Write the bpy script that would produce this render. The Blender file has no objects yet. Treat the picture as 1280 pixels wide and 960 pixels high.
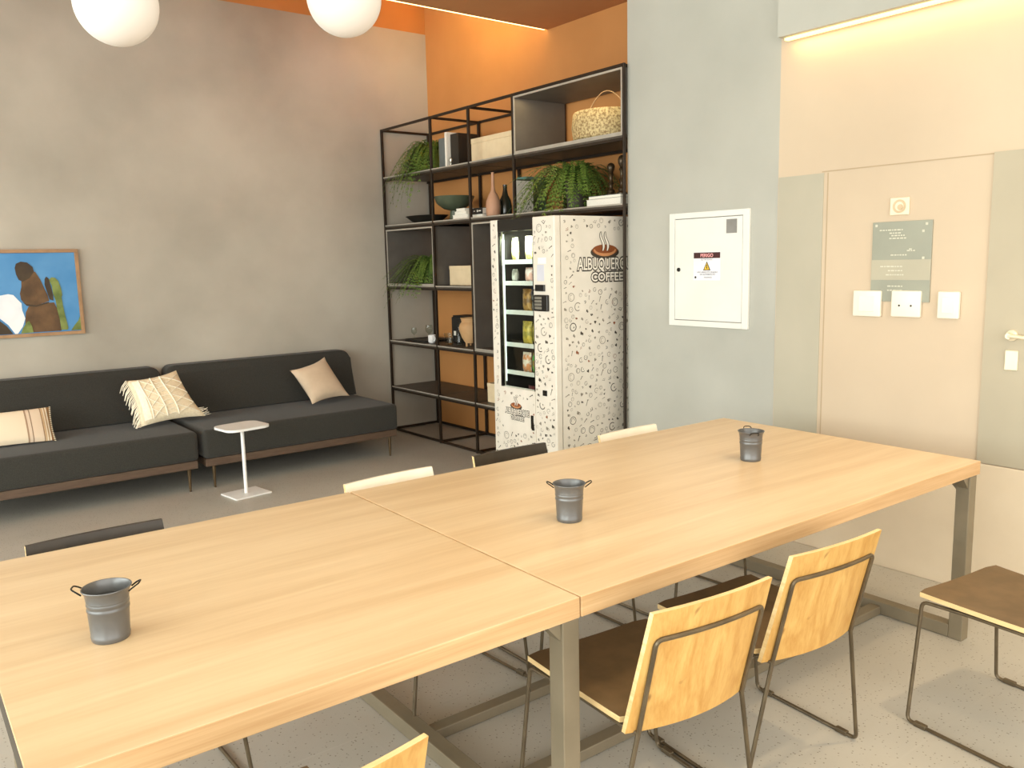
import bpy, bmesh, math, random
from mathutils import Vector, Matrix
random.seed(7)
C = bpy.context.scene.collection
PI = math.pi
SC = bpy.context.scene

# ------------------------------------------------------------------ materials
def s2l(c):
    return tuple((x / 12.92 if x <= .04045 else ((x + .055) / 1.055) ** 2.4) for x in c)

def rgb(r, g, b):
    return s2l((r / 255, g / 255, b / 255))

MATS = {}
def mat(name, col, rough=.5, metal=0.0, col2=None, scale=20, stretch=(1, 1, 1), bump=0.0, bscale=None, spec=.5, detail=4, ramp=(.35, .65), coat=0.0, sheen=0.0):
    """Principled material whose colour drifts between two tones along a noise."""
    m = bpy.data.materials.new(name); m.use_nodes = True
    n = m.node_tree.nodes; l = m.node_tree.links
    b = n['Principled BSDF']
    if col2 is None:
        col2 = tuple(c * .88 for c in col)
    tc = n.new('ShaderNodeTexCoord'); mp = n.new('ShaderNodeMapping'); mp.inputs['Scale'].default_value = stretch
    nz = n.new('ShaderNodeTexNoise'); nz.inputs['Scale'].default_value = scale; nz.inputs['Detail'].default_value = detail
    rp = n.new('ShaderNodeValToRGB')
    rp.color_ramp.elements[0].position = ramp[0]; rp.color_ramp.elements[1].position = ramp[1]
    rp.color_ramp.elements[0].color = (*col, 1); rp.color_ramp.elements[1].color = (*col2, 1)
    l.new(tc.outputs['Object'], mp.inputs['Vector']); l.new(mp.outputs['Vector'], nz.inputs['Vector'])
    l.new(nz.outputs['Fac'], rp.inputs['Fac']); l.new(rp.outputs['Color'], b.inputs['Base Color'])
    b.inputs['Roughness'].default_value = rough; b.inputs['Metallic'].default_value = metal
    b.inputs['Specular IOR Level'].default_value = spec
    if coat: b.inputs['Coat Weight'].default_value = coat
    if sheen: b.inputs['Sheen Weight'].default_value = sheen
    if bump:
        bp = n.new('ShaderNodeBump'); bp.inputs['Strength'].default_value = bump; bp.inputs['Distance'].default_value = .004
        if bscale:
            nb = n.new('ShaderNodeTexNoise'); nb.inputs['Scale'].default_value = bscale; nb.inputs['Detail'].default_value = 3
            l.new(mp.outputs['Vector'], nb.inputs['Vector']); l.new(nb.outputs['Fac'], bp.inputs['Height'])
        else:
            l.new(nz.outputs['Fac'], bp.inputs['Height'])
        l.new(bp.outputs['Normal'], b.inputs['Normal'])
    MATS[name] = m
    return m

def emis(name, col, strength):
    m = bpy.data.materials.new(name); m.use_nodes = True
    n = m.node_tree.nodes; b = n['Principled BSDF']
    b.inputs['Base Color'].default_value = (*[min(1, c) for c in col], 1)
    b.inputs['Emission Color'].default_value = (*col, 1); b.inputs['Emission Strength'].default_value = strength
    return m

def glassy(name, tint=(1, 1, 1), gloss=.1):
    m = bpy.data.materials.new(name); m.use_nodes = True
    n = m.node_tree.nodes; l = m.node_tree.links
    n.remove(n['Principled BSDF'])
    t = n.new('ShaderNodeBsdfTransparent'); t.inputs['Color'].default_value = (*tint, 1)
    g = n.new('ShaderNodeBsdfGlossy'); g.inputs['Roughness'].default_value = .03
    fr = n.new('ShaderNodeFresnel'); fr.inputs['IOR'].default_value = 1.45
    mx = n.new('ShaderNodeMixShader')
    ge = n.new('ShaderNodeNewGeometry'); iv = n.new('ShaderNodeMath'); iv.operation = 'SUBTRACT'; iv.inputs[0].default_value = 1
    l.new(ge.outputs['Backfacing'], iv.inputs[1]); mm = n.new('ShaderNodeMath'); mm.operation = 'MULTIPLY'
    l.new(fr.outputs['Fac'], mm.inputs[0]); l.new(iv.outputs[0], mm.inputs[1])
    l.new(mm.outputs[0], mx.inputs['Fac']); l.new(t.outputs[0], mx.inputs[1]); l.new(g.outputs[0], mx.inputs[2])
    l.new(mx.outputs[0], n['Material Output'].inputs['Surface'])
    return m

def wood(name, base, dark, scale=2.2, stretch=(.6, 9, 9), rough=.4, streak=.55, knots=False, spec=.5):
    """Long soft grain with finer streaks over it."""
    m = bpy.data.materials.new(name); m.use_nodes = True
    n = m.node_tree.nodes; l = m.node_tree.links; b = n['Principled BSDF']
    tc = n.new('ShaderNodeTexCoord'); mp = n.new('ShaderNodeMapping'); mp.inputs['Scale'].default_value = stretch
    l.new(tc.outputs['Object'], mp.inputs['Vector'])
    n1 = n.new('ShaderNodeTexNoise'); n1.inputs['Scale'].default_value = scale; n1.inputs['Detail'].default_value = 5; n1.inputs['Distortion'].default_value = .6
    n2 = n.new('ShaderNodeTexNoise'); n2.inputs['Scale'].default_value = scale * 7; n2.inputs['Detail'].default_value = 3
    l.new(mp.outputs['Vector'], n1.inputs['Vector']); l.new(mp.outputs['Vector'], n2.inputs['Vector'])
    mx = n.new('ShaderNodeMath'); mx.operation = 'MULTIPLY_ADD'; mx.inputs[1].default_value = .35
    l.new(n2.outputs['Fac'], mx.inputs[0]); l.new(n1.outputs['Fac'], mx.inputs[2])
    rp = n.new('ShaderNodeValToRGB'); e = rp.color_ramp.elements
    e[0].position = streak - .12; e[0].color = (*base, 1); e[1].position = streak + .35; e[1].color = (*dark, 1)
    l.new(mx.outputs[0], rp.inputs['Fac']); l.new(rp.outputs['Color'], b.inputs['Base Color'])
    if knots:
        kn = n.new('ShaderNodeTexNoise'); kn.inputs['Scale'].default_value = 17; kn.inputs['Detail'].default_value = 1
        kr = n.new('ShaderNodeValToRGB'); ke = kr.color_ramp.elements
        ke[0].position = .735; ke[0].color = (1, 1, 1, 1); ke[1].position = .80; ke[1].color = (.42, .32, .22, 1)
        km = n.new('ShaderNodeMix'); km.data_type = 'RGBA'; km.blend_type = 'MULTIPLY'; km.inputs[0].default_value = 1
        l.new(tc.outputs['Object'], kn.inputs['Vector']); l.new(kn.outputs['Fac'], kr.inputs['Fac'])
        l.new(rp.outputs['Color'], km.inputs[6]); l.new(kr.outputs['Color'], km.inputs[7]); l.new(km.outputs[2], b.inputs['Base Color'])
    b.inputs['Roughness'].default_value = rough; b.inputs['Specular IOR Level'].default_value = spec
    bp = n.new('ShaderNodeBump'); bp.inputs['Strength'].default_value = .08; bp.inputs['Distance'].default_value = .002
    l.new(n2.outputs['Fac'], bp.inputs['Height']); l.new(bp.outputs['Normal'], b.inputs['Normal'])
    MATS[name] = m
    return m

M = {}
M['plaster'] = mat('burnt_cement_plaster', rgb(192, 186, 172), .75, col2=rgb(164, 158, 145), scale=1.1, detail=7, ramp=(.32, .7), bump=.15, bscale=6)
M['plaster_cool'] = mat('cool_grey_plaster', rgb(184, 184, 175), .7, col2=rgb(168, 168, 159), scale=1.3, detail=7, ramp=(.3, .7), bump=.1, bscale=6)
M['plaster_reflect_tint'] = mat('reflection_tinted_plaster', rgb(206, 188, 163), .7, col2=rgb(195, 177, 153), scale=1.2, detail=7, ramp=(.3, .7), bump=.1, bscale=6)  # grey plaster with the reflection's warm overlay put into its colour
M['cream'] = mat('cream_reflection_tint', rgb(226, 210, 184), .65, col2=rgb(218, 202, 176), scale=3)  # tone of a reflection seen low on the wall
M['orange'] = mat('orange_wall_paint', rgb(202, 140, 80), .7, col2=rgb(194, 133, 74), scale=2)
M['orange_ceiling'] = mat('orange_ceiling_paint', rgb(200, 140, 90), .8, col2=rgb(192, 133, 84), scale=2)
M['ceiling_pale'] = mat('pale_ceiling_paint', rgb(236, 230, 218), .8, col2=rgb(230, 224, 212), scale=2)
M['table'] = wood('light_oak_tabletop', rgb(228, 203, 166), rgb(208, 178, 138), scale=1.5, stretch=(.45, 7, 7), rough=.33, streak=.55)
M['table_edge'] = wood('light_oak_edge', rgb(222, 190, 144), rgb(190, 150, 104), scale=2.5, stretch=(.35, 6, 14), rough=.45, streak=.5)
M['steel'] = mat('grey_brown_painted_steel', rgb(138, 126, 104), .5, .25, rgb(127, 116, 95), scale=6)
M['rod'] = mat('dark_bronze_rod', rgb(112, 98, 76), .4, .55, rgb(92, 80, 62), scale=12)
M['ply'] = wood('pale_plywood', rgb(220, 180, 108), rgb(188, 138, 68), scale=2.4, stretch=(10, 10, .7), rough=.45, streak=.52, knots=True)
M['plyedge'] = wood('plywood_edge', rgb(244, 218, 166), rgb(222, 186, 126), scale=3, stretch=(2, 2, 20), rough=.5)
M['lam_dark'] = mat('dark_brown_laminate', rgb(124, 100, 70), .5, col2=rgb(110, 88, 60), scale=14)
M['lam_black'] = mat('black_brown_laminate', rgb(52, 43, 30), .45, col2=rgb(44, 36, 25), scale=14)
M['lam_white'] = mat('cream_white_laminate', rgb(250, 240, 220), .4, col2=rgb(245, 234, 212), scale=10)
M['bucket'] = mat('dark_grey_enamel', rgb(104, 104, 103), .3, .3, rgb(96, 96, 95), scale=9)
M['blackwire'] = mat('black_wire', rgb(30, 28, 24), .4, .6, rgb(24, 22, 20), scale=15)
M['sofa'] = mat('charcoal_wool', rgb(64, 63, 58), .95, col2=rgb(56, 55, 51), scale=160, bump=.5, bscale=420, spec=.15, sheen=.15)
M['sofawood'] = mat('walnut_rail', rgb(98, 78, 62), .5, col2=rgb(84, 66, 52), scale=8, stretch=(1, 10, 10))
M['sofaleg'] = mat('bronze_leg', rgb(96, 78, 54), .4, .5, rgb(84, 68, 46), scale=10)
M['white'] = mat('white_powder_coat', rgb(246, 246, 244), .4, col2=rgb(240, 240, 238), scale=8)
M['panelwhite'] = mat('white_enamelled_steel', rgb(230, 230, 224), .35, col2=rgb(226, 226, 219), scale=4)
M['floor'] = None
M['frame'] = mat('black_brown_steel_frame', rgb(50, 38, 26), .5, .3, rgb(42, 32, 22), scale=10)
M['board'] = mat('dark_shelf_board', rgb(84, 76, 66), .5, col2=rgb(74, 67, 58), scale=10)
M['boardedge'] = mat('grey_metal_edge', rgb(190, 184, 172), .4, .3, rgb(178, 172, 160), scale=12)
M['boxgrey'] = mat('grey_metal_box', rgb(106, 102, 96), .5, .1, rgb(98, 94, 88), scale=6)
M['beige'] = mat('beige_card', rgb(236, 216, 178), .7, col2=rgb(230, 209, 170), scale=18)
M['potgrey'] = mat('grey_planter', rgb(92, 88, 74), .7, col2=rgb(80, 76, 64), scale=10)
M['potdark'] = mat('dark_planter', rgb(60, 54, 44), .7, col2=rgb(50, 45, 36), scale=10)
M['fern'] = mat('fern_green', rgb(112, 138, 54), .6, col2=rgb(76, 108, 38), scale=14)
M['stem'] = mat('fern_stem', rgb(104, 116, 56), .6, col2=rgb(88, 100, 44), scale=14)
M['olive'] = mat('olive_ceramic', rgb(86, 94, 74), .35, col2=rgb(74, 82, 64), scale=9)
M['blackcer'] = mat('black_ceramic', rgb(44, 42, 36), .5, col2=rgb(36, 34, 29), scale=9)
M['pinkcer'] = mat('dusty_pink_ceramic', rgb(196, 150, 120), .6, col2=rgb(186, 140, 110), scale=9)
M['darkglass'] = mat('dark_bottle_glass', rgb(44, 44, 34), .15, col2=rgb(36, 36, 28), scale=9)
M['teal'] = mat('teal_cloth_cover', rgb(110, 150, 138), .5, col2=rgb(92, 132, 122), scale=12)
M['greybook'] = mat('slate_cover', rgb(112, 118, 116), .6, col2=rgb(102, 108, 106), scale=12)
M['blackbook'] = mat('black_cover', rgb(42, 36, 28), .5, col2=rgb(36, 30, 24), scale=12)
M['paper'] = mat('white_paper', rgb(244, 240, 228), .7, col2=rgb(232, 228, 214), scale=60, stretch=(1, 1, 12))
M['silver'] = mat('silver', rgb(190, 186, 174), .25, .9, rgb(172, 168, 156), scale=9)
M['bronze'] = mat('dark_turned_bronze', rgb(70, 56, 36), .35, .5, rgb(58, 46, 30), scale=12)
M['clay'] = mat('sand_clay', rgb(206, 166, 118), .7, col2=rgb(194, 153, 106), scale=9)
M['clearglass'] = glassy('clear_glass', (.93, .95, .93))
M['basket'] = mat('woven_straw', rgb(208, 188, 138), .7, col2=rgb(146, 120, 78), scale=70, ramp=(.42, .60), bump=.6)
M['cush_cream'] = mat('cream_cotton', rgb(240, 226, 196), .95, col2=rgb(228, 212, 180), scale=70, bump=.5, spec=.1)
M['cush_cord'] = mat('pale_cotton_cord', rgb(252, 244, 224), .95, col2=rgb(244, 234, 210), scale=90, bump=.5, spec=.1)
M['cush_beige'] = mat('beige_velvet', rgb(214, 192, 164), .85, col2=rgb(204, 182, 154), scale=9, sheen=.2)
M['vend'] = mat('white_vinyl_wrap', rgb(234, 227, 214), .45, col2=rgb(226, 219, 205), scale=7)
M['ink'] = mat('dark_sepia_ink', rgb(74, 66, 54), .6, col2=rgb(58, 52, 43), scale=12)
M['ink2'] = mat('grey_ink', rgb(150, 142, 128), .6, col2=rgb(136, 128, 115), scale=12)
M['brownink'] = mat('coffee_brown_ink', rgb(150, 84, 44), .5, col2=rgb(132, 72, 36), scale=12)
M['tanink'] = mat('tan_ink', rgb(206, 146, 98), .5, col2=rgb(196, 136, 90), scale=12)
M['whiteink'] = mat('white_ink', rgb(244, 238, 226), .5, col2=rgb(238, 231, 218), scale=12)
M['blackgloss'] = mat('gloss_black_plastic', rgb(28, 25, 20), .25, col2=rgb(24, 21, 17), scale=9)
M['interior'] = mat('black_machine_interior', rgb(48, 45, 38), .6, col2=rgb(40, 38, 32), scale=9)
M['traywhite'] = mat('pale_tray_front', rgb(228, 232, 224), .4, col2=rgb(216, 220, 212), scale=9)
M['keygrey'] = mat('grey_keys', rgb(132, 128, 116), .4, col2=rgb(120, 116, 105), scale=12)
M['display'] = mat('pale_sticker', rgb(236, 240, 246), .4, col2=rgb(226, 231, 240), scale=12)
M['lilac'] = mat('grey_lilac_sticker', rgb(214, 216, 226), .5, col2=rgb(206, 208, 219), scale=12)
M['ventgrey'] = mat('grey_vent', rgb(140, 138, 134), .5, col2=rgb(128, 126, 122), scale=12)
M['label'] = mat('label_lilac_white', rgb(236, 236, 240), .5, col2=rgb(231, 231, 236), scale=12)
M['labelred'] = mat('label_dark_red', rgb(66, 20, 18), .5, col2=rgb(48, 16, 14), scale=30)
M['labelpink'] = mat('label_pink', rgb(250, 176, 176), .5, col2=rgb(246, 166, 166), scale=12)
M['yellow'] = mat('warning_yellow', rgb(232, 192, 56), .5, col2=rgb(220, 178, 44), scale=12)
M['black'] = mat('matt_black', rgb(28, 26, 22), .6, col2=rgb(24, 22, 19), scale=12)
M['textgrey'] = mat('grey_lettering', rgb(120, 122, 138), .6, col2=rgb(108, 110, 126), scale=12)
M['socket'] = mat('ivory_socket_plate', rgb(238, 232, 216), .35, col2=rgb(233, 227, 211), scale=6)
M['plaque'] = mat('reflected_plaque_tone', rgb(150, 152, 136), .4, col2=rgb(144, 146, 131), scale=5)  # plaque tones come from a reflection in glass
M['plaque_mid'] = mat('reflected_plaque_band', rgb(176, 170, 148), .4, col2=rgb(170, 164, 143), scale=5)
M['plaquetext'] = mat('reflected_plaque_lettering', rgb(204, 202, 184), .5, col2=rgb(198, 196, 178), scale=12)
M['reflect_plate'] = mat('reflected_pale_plate', rgb(240, 224, 196), .5, col2=rgb(234, 218, 190), scale=12)  # plate and ring tones of a reflection
M['callring'] = mat('tan_ring', rgb(206, 184, 150), .5, col2=rgb(198, 176, 142), scale=12)
M['reflect_door'] = mat('reflected_door_tone', rgb(178, 169, 147), .6, col2=rgb(171, 162, 141), scale=2)  # door tone as it shows in a reflection
M['reflect_strip'] = mat('reflected_doorway_tone', rgb(180, 174, 156), .6, col2=rgb(173, 168, 150), scale=2)  # darker gap of the reflection, given as a panel colour
M['groove'] = mat('wall_joint', rgb(180, 160, 132), .7, col2=rgb(172, 153, 126), scale=5)
M['handle'] = mat('pale_brushed_handle', rgb(232, 220, 192), .35, .2, rgb(222, 210, 182), scale=12)
M['picframe'] = mat('oak_picture_frame', rgb(176, 138, 98), .5, col2=rgb(156, 120, 84), scale=6, stretch=(2, 2, 2))
M['globe'] = emis('opal_glass_globe', (1.0, .93, .84), 0.1)
M['globe'].node_tree.nodes['Principled BSDF'].inputs['Base Color'].default_value = (.62, .58, .53, 1)
M['led'] = emis('added_warm_glow', (1.0, .66, .22), 3)  # glow of the added soffit strip
M['added_glow_soft'] = emis('added_warm_glow_soft', (1.0, .70, .30), 4)  # glow of the added ceiling edge strip

def floor_material():
    m = bpy.data.materials.new('grey_terrazzo_slabs'); m.use_nodes = True
    n = m.node_tree.nodes; l = m.node_tree.links; b = n['Principled BSDF']
    tc = n.new('ShaderNodeTexCoord')
    big = n.new('ShaderNodeTexNoise'); big.inputs['Scale'].default_value = 1.6; big.inputs['Detail'].default_value = 6
    rp = n.new('ShaderNodeValToRGB'); e = rp.color_ramp.elements
    e[0].position = .3; e[0].color = (*rgb(192, 188, 178), 1); e[1].position = .7; e[1].color = (*rgb(177, 173, 163), 1)
    l.new(tc.outputs['Object'], big.inputs['Vector']); l.new(big.outputs['Fac'], rp.inputs['Fac'])
    sp = n.new('ShaderNodeTexVoronoi'); sp.inputs['Scale'].default_value = 85
    r2 = n.new('ShaderNodeValToRGB'); e = r2.color_ramp.elements
    e[0].position = .12; e[0].color = (.42, .38, .32, 1); e[1].position = .3; e[1].color = (1, 1, 1, 1)
    l.new(tc.outputs['Object'], sp.inputs['Vector']); l.new(sp.outputs['Distance'], r2.inputs['Fac'])
    # only some chips show: a random per cell
    gt = n.new('ShaderNodeMath'); gt.operation = 'GREATER_THAN'; gt.inputs[1].default_value = .62
    sx = n.new('ShaderNodeSeparateColor'); l.new(sp.outputs['Color'], sx.inputs[0]); l.new(sx.outputs[0], gt.inputs[0])
    mu = n.new('ShaderNodeMix'); mu.data_type = 'RGBA'; mu.blend_type = 'MULTIPLY'
    l.new(gt.outputs[0], mu.inputs[0]); l.new(rp.outputs['Color'], mu.inputs[6]); l.new(r2.outputs['Color'], mu.inputs[7])
    # slab joints
    br = n.new('ShaderNodeTexBrick'); br.offset = 0; br.inputs['Scale'].default_value = 1
    br.inputs['Brick Width'].default_value = 1.22; br.inputs['Row Height'].default_value = 1.22
    br.inputs['Mortar Size'].default_value = .004; br.inputs['Mortar Smooth'].default_value = 0
    br.inputs['Color1'].default_value = (0, 0, 0, 1); br.inputs['Color2'].default_value = (0, 0, 0, 1); br.inputs['Mortar'].default_value = (1, 1, 1, 1)
    l.new(tc.outputs['Object'], br.inputs['Vector'])
    m3 = n.new('ShaderNodeMix'); m3.data_type = 'RGBA'
    l.new(br.outputs['Color'], m3.inputs[0]); l.new(mu.outputs[2], m3.inputs[6]); m3.inputs[7].default_value = (*rgb(186, 182, 172), 1)
    l.new(m3.outputs[2], b.inputs['Base Color'])
    b.inputs['Roughness'].default_value = .42
    return m
M['floor'] = floor_material()

# ------------------------------------------------------------------ mesh helpers
def new_bm():
    return bmesh.new()

def obj(name, bm, material, parent=None, smooth=False, loc=None):
    me = bpy.data.meshes.new(name)
    bmesh.ops.recalc_face_normals(bm, faces=bm.faces[:])
    bm.to_mesh(me); bm.free()
    mats = material if isinstance(material, (list, tuple)) else [material]
    for m in mats: me.materials.append(m)
    if smooth:
        for p in me.polygons: p.use_smooth = True
        try: me.set_sharp_from_angle(angle=math.radians(38))
        except Exception: pass
    o = bpy.data.objects.new(name, me); C.objects.link(o)
    if parent: o.parent = parent
    if loc: o.location = loc
    return o

def tag(o, label=None, cat=None, group=None, kind=None):
    if label: o['label'] = label
    if cat: o['category'] = cat
    if group: o['group'] = group
    if kind: o['kind'] = kind
    return o

def thing(name, label, cat, loc=(0, 0, 0), rz=0, group=None):
    o = bpy.data.objects.new(name, None); C.objects.link(o)
    o.location = loc; o.rotation_euler = (0, 0, rz); o.empty_display_size = .1
    return tag(o, label, cat, group)

def box(bm, x0, x1, y0, y1, z0, z1, bev=0, seg=2, mi=0):
    r = bmesh.ops.create_cube(bm, size=1)
    vs = r['verts']
    bmesh.ops.scale(bm, vec=(x1 - x0, y1 - y0, z1 - z0), verts=vs)
    bmesh.ops.translate(bm, vec=((x0 + x1) / 2, (y0 + y1) / 2, (z0 + z1) / 2), verts=vs)
    fs = set(f for v in vs for f in v.link_faces)
    for f in fs: f.material_index = mi
    if bev:
        es = list(set(e for v in vs for e in v.link_edges))
        bmesh.ops.bevel(bm, geom=es, offset=bev, segments=seg, profile=.5, affect='EDGES', clamp_overlap=True)
    return bm

def bx(*a, **k):
    return box(new_bm(), *a, **k)

def lathe(bm, prof, seg=32, cx=0, cy=0, cz=0, ox=1.0, oy=1.0, mi=0):
    rings = []
    for r, z in prof:
        if r < 1e-5:
            rings.append([bm.verts.new((cx, cy, cz + z))])
        else:
            rings.append([bm.verts.new((cx + ox * r * math.cos(2 * PI * i / seg), cy + oy * r * math.sin(2 * PI * i / seg), cz + z)) for i in range(seg)])
    for a, b in zip(rings, rings[1:]):
        for i in range(seg):
            j = (i + 1) % seg
            if len(a) == 1 and len(b) == 1: continue
            if len(a) == 1: f = bm.faces.new((a[0], b[j], b[i]))
            elif len(b) == 1: f = bm.faces.new((a[i], a[j], b[0]))
            else: f = bm.faces.new((a[i], a[j], b[j], b[i]))
            f.material_index = mi
    return bm

def fillet(pts, rad, n=5, closed=False):
    P = [Vector(p) for p in pts]; out = []
    N = len(P)
    for i, p in enumerate(P):
        if not closed and i in (0, N - 1):
            out.append(p); continue
        a = P[i - 1]; b = P[(i + 1) % N]
        da = a - p; db = b - p
        r = min(rad, da.length * .45, db.length * .45)
        A = p + da.normalized() * r; B = p + db.normalized() * r
        for k in range(n + 1):
            t = k / n
            out.append(A * (1 - t) ** 2 + p * 2 * t * (1 - t) + B * t ** 2)
    return out

def tube(bm, pts, r, seg=8, closed=False, rad=0, taper=None):
    P = fillet(pts, rad, closed=closed) if rad else [Vector(p) for p in pts]
    N = len(P); rings = []
    prev = None
    for i, p in enumerate(P):
        if closed: t = (P[(i + 1) % N] - P[i - 1]).normalized()
        else: t = (P[min(i + 1, N - 1)] - P[max(i - 1, 0)]).normalized()
        if prev is None:
            u = t.orthogonal().normalized()
        else:
            u = prev - t * prev.dot(t)
            u = u.normalized() if u.length > 1e-6 else t.orthogonal().normalized()
        prev = u; v = t.cross(u)
        rr = r if taper is None else r * (1 + (taper - 1) * i / max(1, N - 1))
        rings.append([bm.verts.new(p + (u * math.cos(2 * PI * k / seg) + v * math.sin(2 * PI * k / seg)) * rr) for k in range(seg)])
    M_ = N if closed else N - 1
    for i in range(M_):
        a, b = rings[i], rings[(i + 1) % N]
        off = 0
        if closed and i == N - 1:
            off = min(range(seg), key=lambda o: (a[0].co - b[o].co).length)
        for k in range(seg):
            bm.faces.new((a[k], a[(k + 1) % seg], b[(k + 1 + off) % seg], b[(k + off) % seg]))
    if not closed:
        bm.faces.new(rings[0][::-1]); bm.faces.new(rings[-1])
    return bm

def poly(bm, pts, mi=0):
    f = bm.faces.new([bm.verts.new(p) for p in pts]); f.material_index = mi
    return f

def prism(bm, pts, d, mi=0):
    """Extrude a flat outline (3D points) along vector d."""
    d = Vector(d)
    a = [bm.verts.new(Vector(p)) for p in pts]; b = [bm.verts.new(Vector(p) + d) for p in pts]
    n = len(a)
    fs = [bm.faces.new(a[::-1]), bm.faces.new(b)] + [bm.faces.new((a[i], a[(i + 1) % n], b[(i + 1) % n], b[i])) for i in range(n)]
    for f in fs: f.material_index = mi
    return bm

def dup(root, loc, rz, label, group=None):
    r = root.copy(); C.objects.link(r); r.location = loc; r.rotation_euler = (0, 0, rz)
    r['label'] = label
    if group: r['group'] = group
    for ch in list(root.children):
        c = ch.copy(); C.objects.link(c); c.parent = r
        for g in list(ch.children):
            d = g.copy(); C.objects.link(d); d.parent = c
    return r

def text_mesh(name, body, size, material, parent, origin, xdir, ydir, offset=0.0, extrude=.0006, align='CENTER', shear=0, sx=1.0, fit=None):
    cu = bpy.data.curves.new(name + '_font', 'FONT'); cu.body = body; cu.size = size; cu.align_x = align
    cu.extrude = extrude; cu.offset = offset; cu.resolution_u = 3
    tmp = bpy.data.objects.new(name + '_tmp', cu); C.objects.link(tmp)
    bpy.context.view_layer.update()
    dg = bpy.context.evaluated_depsgraph_get()
    me = bpy.data.meshes.new_from_object(tmp.evaluated_get(dg))
    bpy.data.objects.remove(tmp); bpy.data.curves.remove(cu)
    if fit:
        xs = [v.co.x for v in me.vertices]; sx = fit / (max(xs) - min(xs))
    X = Vector(xdir).normalized(); Y = Vector(ydir).normalized(); Z = X.cross(Y)
    mw = Matrix(((X.x * sx, Y.x, Z.x, origin[0]), (X.y * sx, Y.y, Z.y, origin[1]), (X.z * sx, Y.z, Z.z, origin[2]), (0, 0, 0, 1)))
    me.transform(mw)
    me.materials.clear(); me.materials.append(material)
    me.name = name
    o = bpy.data.objects.new(name, me); C.objects.link(o); o.parent = parent
    return o

# ------------------------------------------------------------------ the setting
WX = 4.01      # face of the wall behind the table's end
SY = 7.05      # face of the wall behind the sofa
NX = 4.50      # back of the alcove that holds the shelving
CZ = 3.37      # underside of the lower ceiling
def struct(name, bm, m, label=None, parent=None, smooth=False):
    o = obj(name, bm, m, parent, smooth)
    if parent is None: tag(o, label, None, None, 'structure')
    return o

struct('floor', bx(-4.2, 5.2, -3.2, 7.3, -.12, 0), M['floor'], 'grey speckled terrazzo floor laid in large slabs')
struct('wall_back', bx(-4.2, 4.7, SY, SY + .2, 0, 3.71), M['plaster'], 'mottled grey burnt cement wall behind the sofa')
struct('wall_upper_back', bx(-4.2, 4.7, SY + .004, SY + .2, 3.71, 4.6), M['orange'], 'orange band of wall above the grey plaster')
struct('wall_alcove', bx(NX, NX + .2, 3.0, SY + .2, 0, 4.6), M['orange'], 'orange painted wall behind the open shelving')
b = new_bm(); box(b, WX, NX, 2.80, 3.93, 0, CZ + .02)
struct('wall_right', b, M['plaster_cool'], 'pale grey plaster wall with the electrical panel')
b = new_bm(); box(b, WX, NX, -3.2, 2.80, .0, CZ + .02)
struct('wall_corner', b, M['plaster_reflect_tint'], 'plaster wall with sockets beside the table end, tinted beige by a painted-in reflection')
struct('trim_cream_reflection', bx(WX - .012, WX, -3.2, 2.80, 0, .62, bev=.003), M['cream'], 'added low cream board, a reflection rebuilt at the foot of the wall')  # added board carrying the cream part of the reflection
# lower ceiling, its cut-away edge and the higher ceiling over the sofa
struct('ceiling', bx(-4.2, NX, -3.2, 3.8, CZ, CZ + .1), M['ceiling_pale'], 'pale lower ceiling above the table')
struct('ceiling_band', bx(-4.2, NX, 3.8, 5.28, CZ, CZ + .1), M['orange_ceiling'], 'orange band of the lower ceiling in front of the shelving')
struct('ceiling_upper', bx(-4.2, 4.7, 5.0, SY + .2, 4.6, 4.7), M['orange_ceiling'], 'raised orange ceiling over the sofa')
struct('ceiling_riser', bx(-4.2, NX, 5.02, 5.12, CZ + .1, 4.6), M['orange'], 'riser between lower and raised ceilings')
led = struct('trim_added_ceiling_glow', bx(-3.8, NX - .01, 5.281, 5.312, CZ + .004, CZ + .03), M['added_glow_soft'], 'added glowing strip along the ceiling edge, a reflected light line rebuilt')  # added strip in place of a ceiling light line reflected in glass
# window wall far to the left, with mullions and panes
b = new_bm()
box(b, -4.2, -4.0, -3.2, SY, 0, .35); box(b, -4.2, -4.0, -3.2, SY, 3.1, CZ)
box(b, -4.2, -4.0, 6.6, SY, .35, 3.1)
struct('wall_left', b, M['plaster'], 'plaster wall around the side window')
wroot = obj('window_1', bx(-4.14, -4.06, -3.2, 6.6, .35, .41), M['frame']); tag(wroot, 'wide side window in dark metal frame', None, None, 'structure')
b = new_bm()
for yy in (-3.2, -.8, 1.6, 4.1, 6.54): box(b, -4.13, -4.07, yy, yy + .06, .41, 3.04)
box(b, -4.14, -4.06, -3.2, 6.6, 3.04, 3.1)
obj('window_frame', b, M['frame'], wroot)
obj('pane', bx(-4.104, -4.096, -3.14, 6.54, .41, 3.04), M['clearglass'], wroot)

# added soffit and glow strip, rebuilding a light line reflected in glass
so = struct('trim_added_soffit', bx(WX - .10, WX, -1.2, 2.754, 2.70, CZ - .001), M['plaster_cool'], 'added shallow plaster soffit with a glowing strip, a reflected light line rebuilt')
obj('added_glow_strip', bx(WX - .06, WX - .03, -1.15, 2.74, 2.688, 2.6995), M['led'], so)
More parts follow.
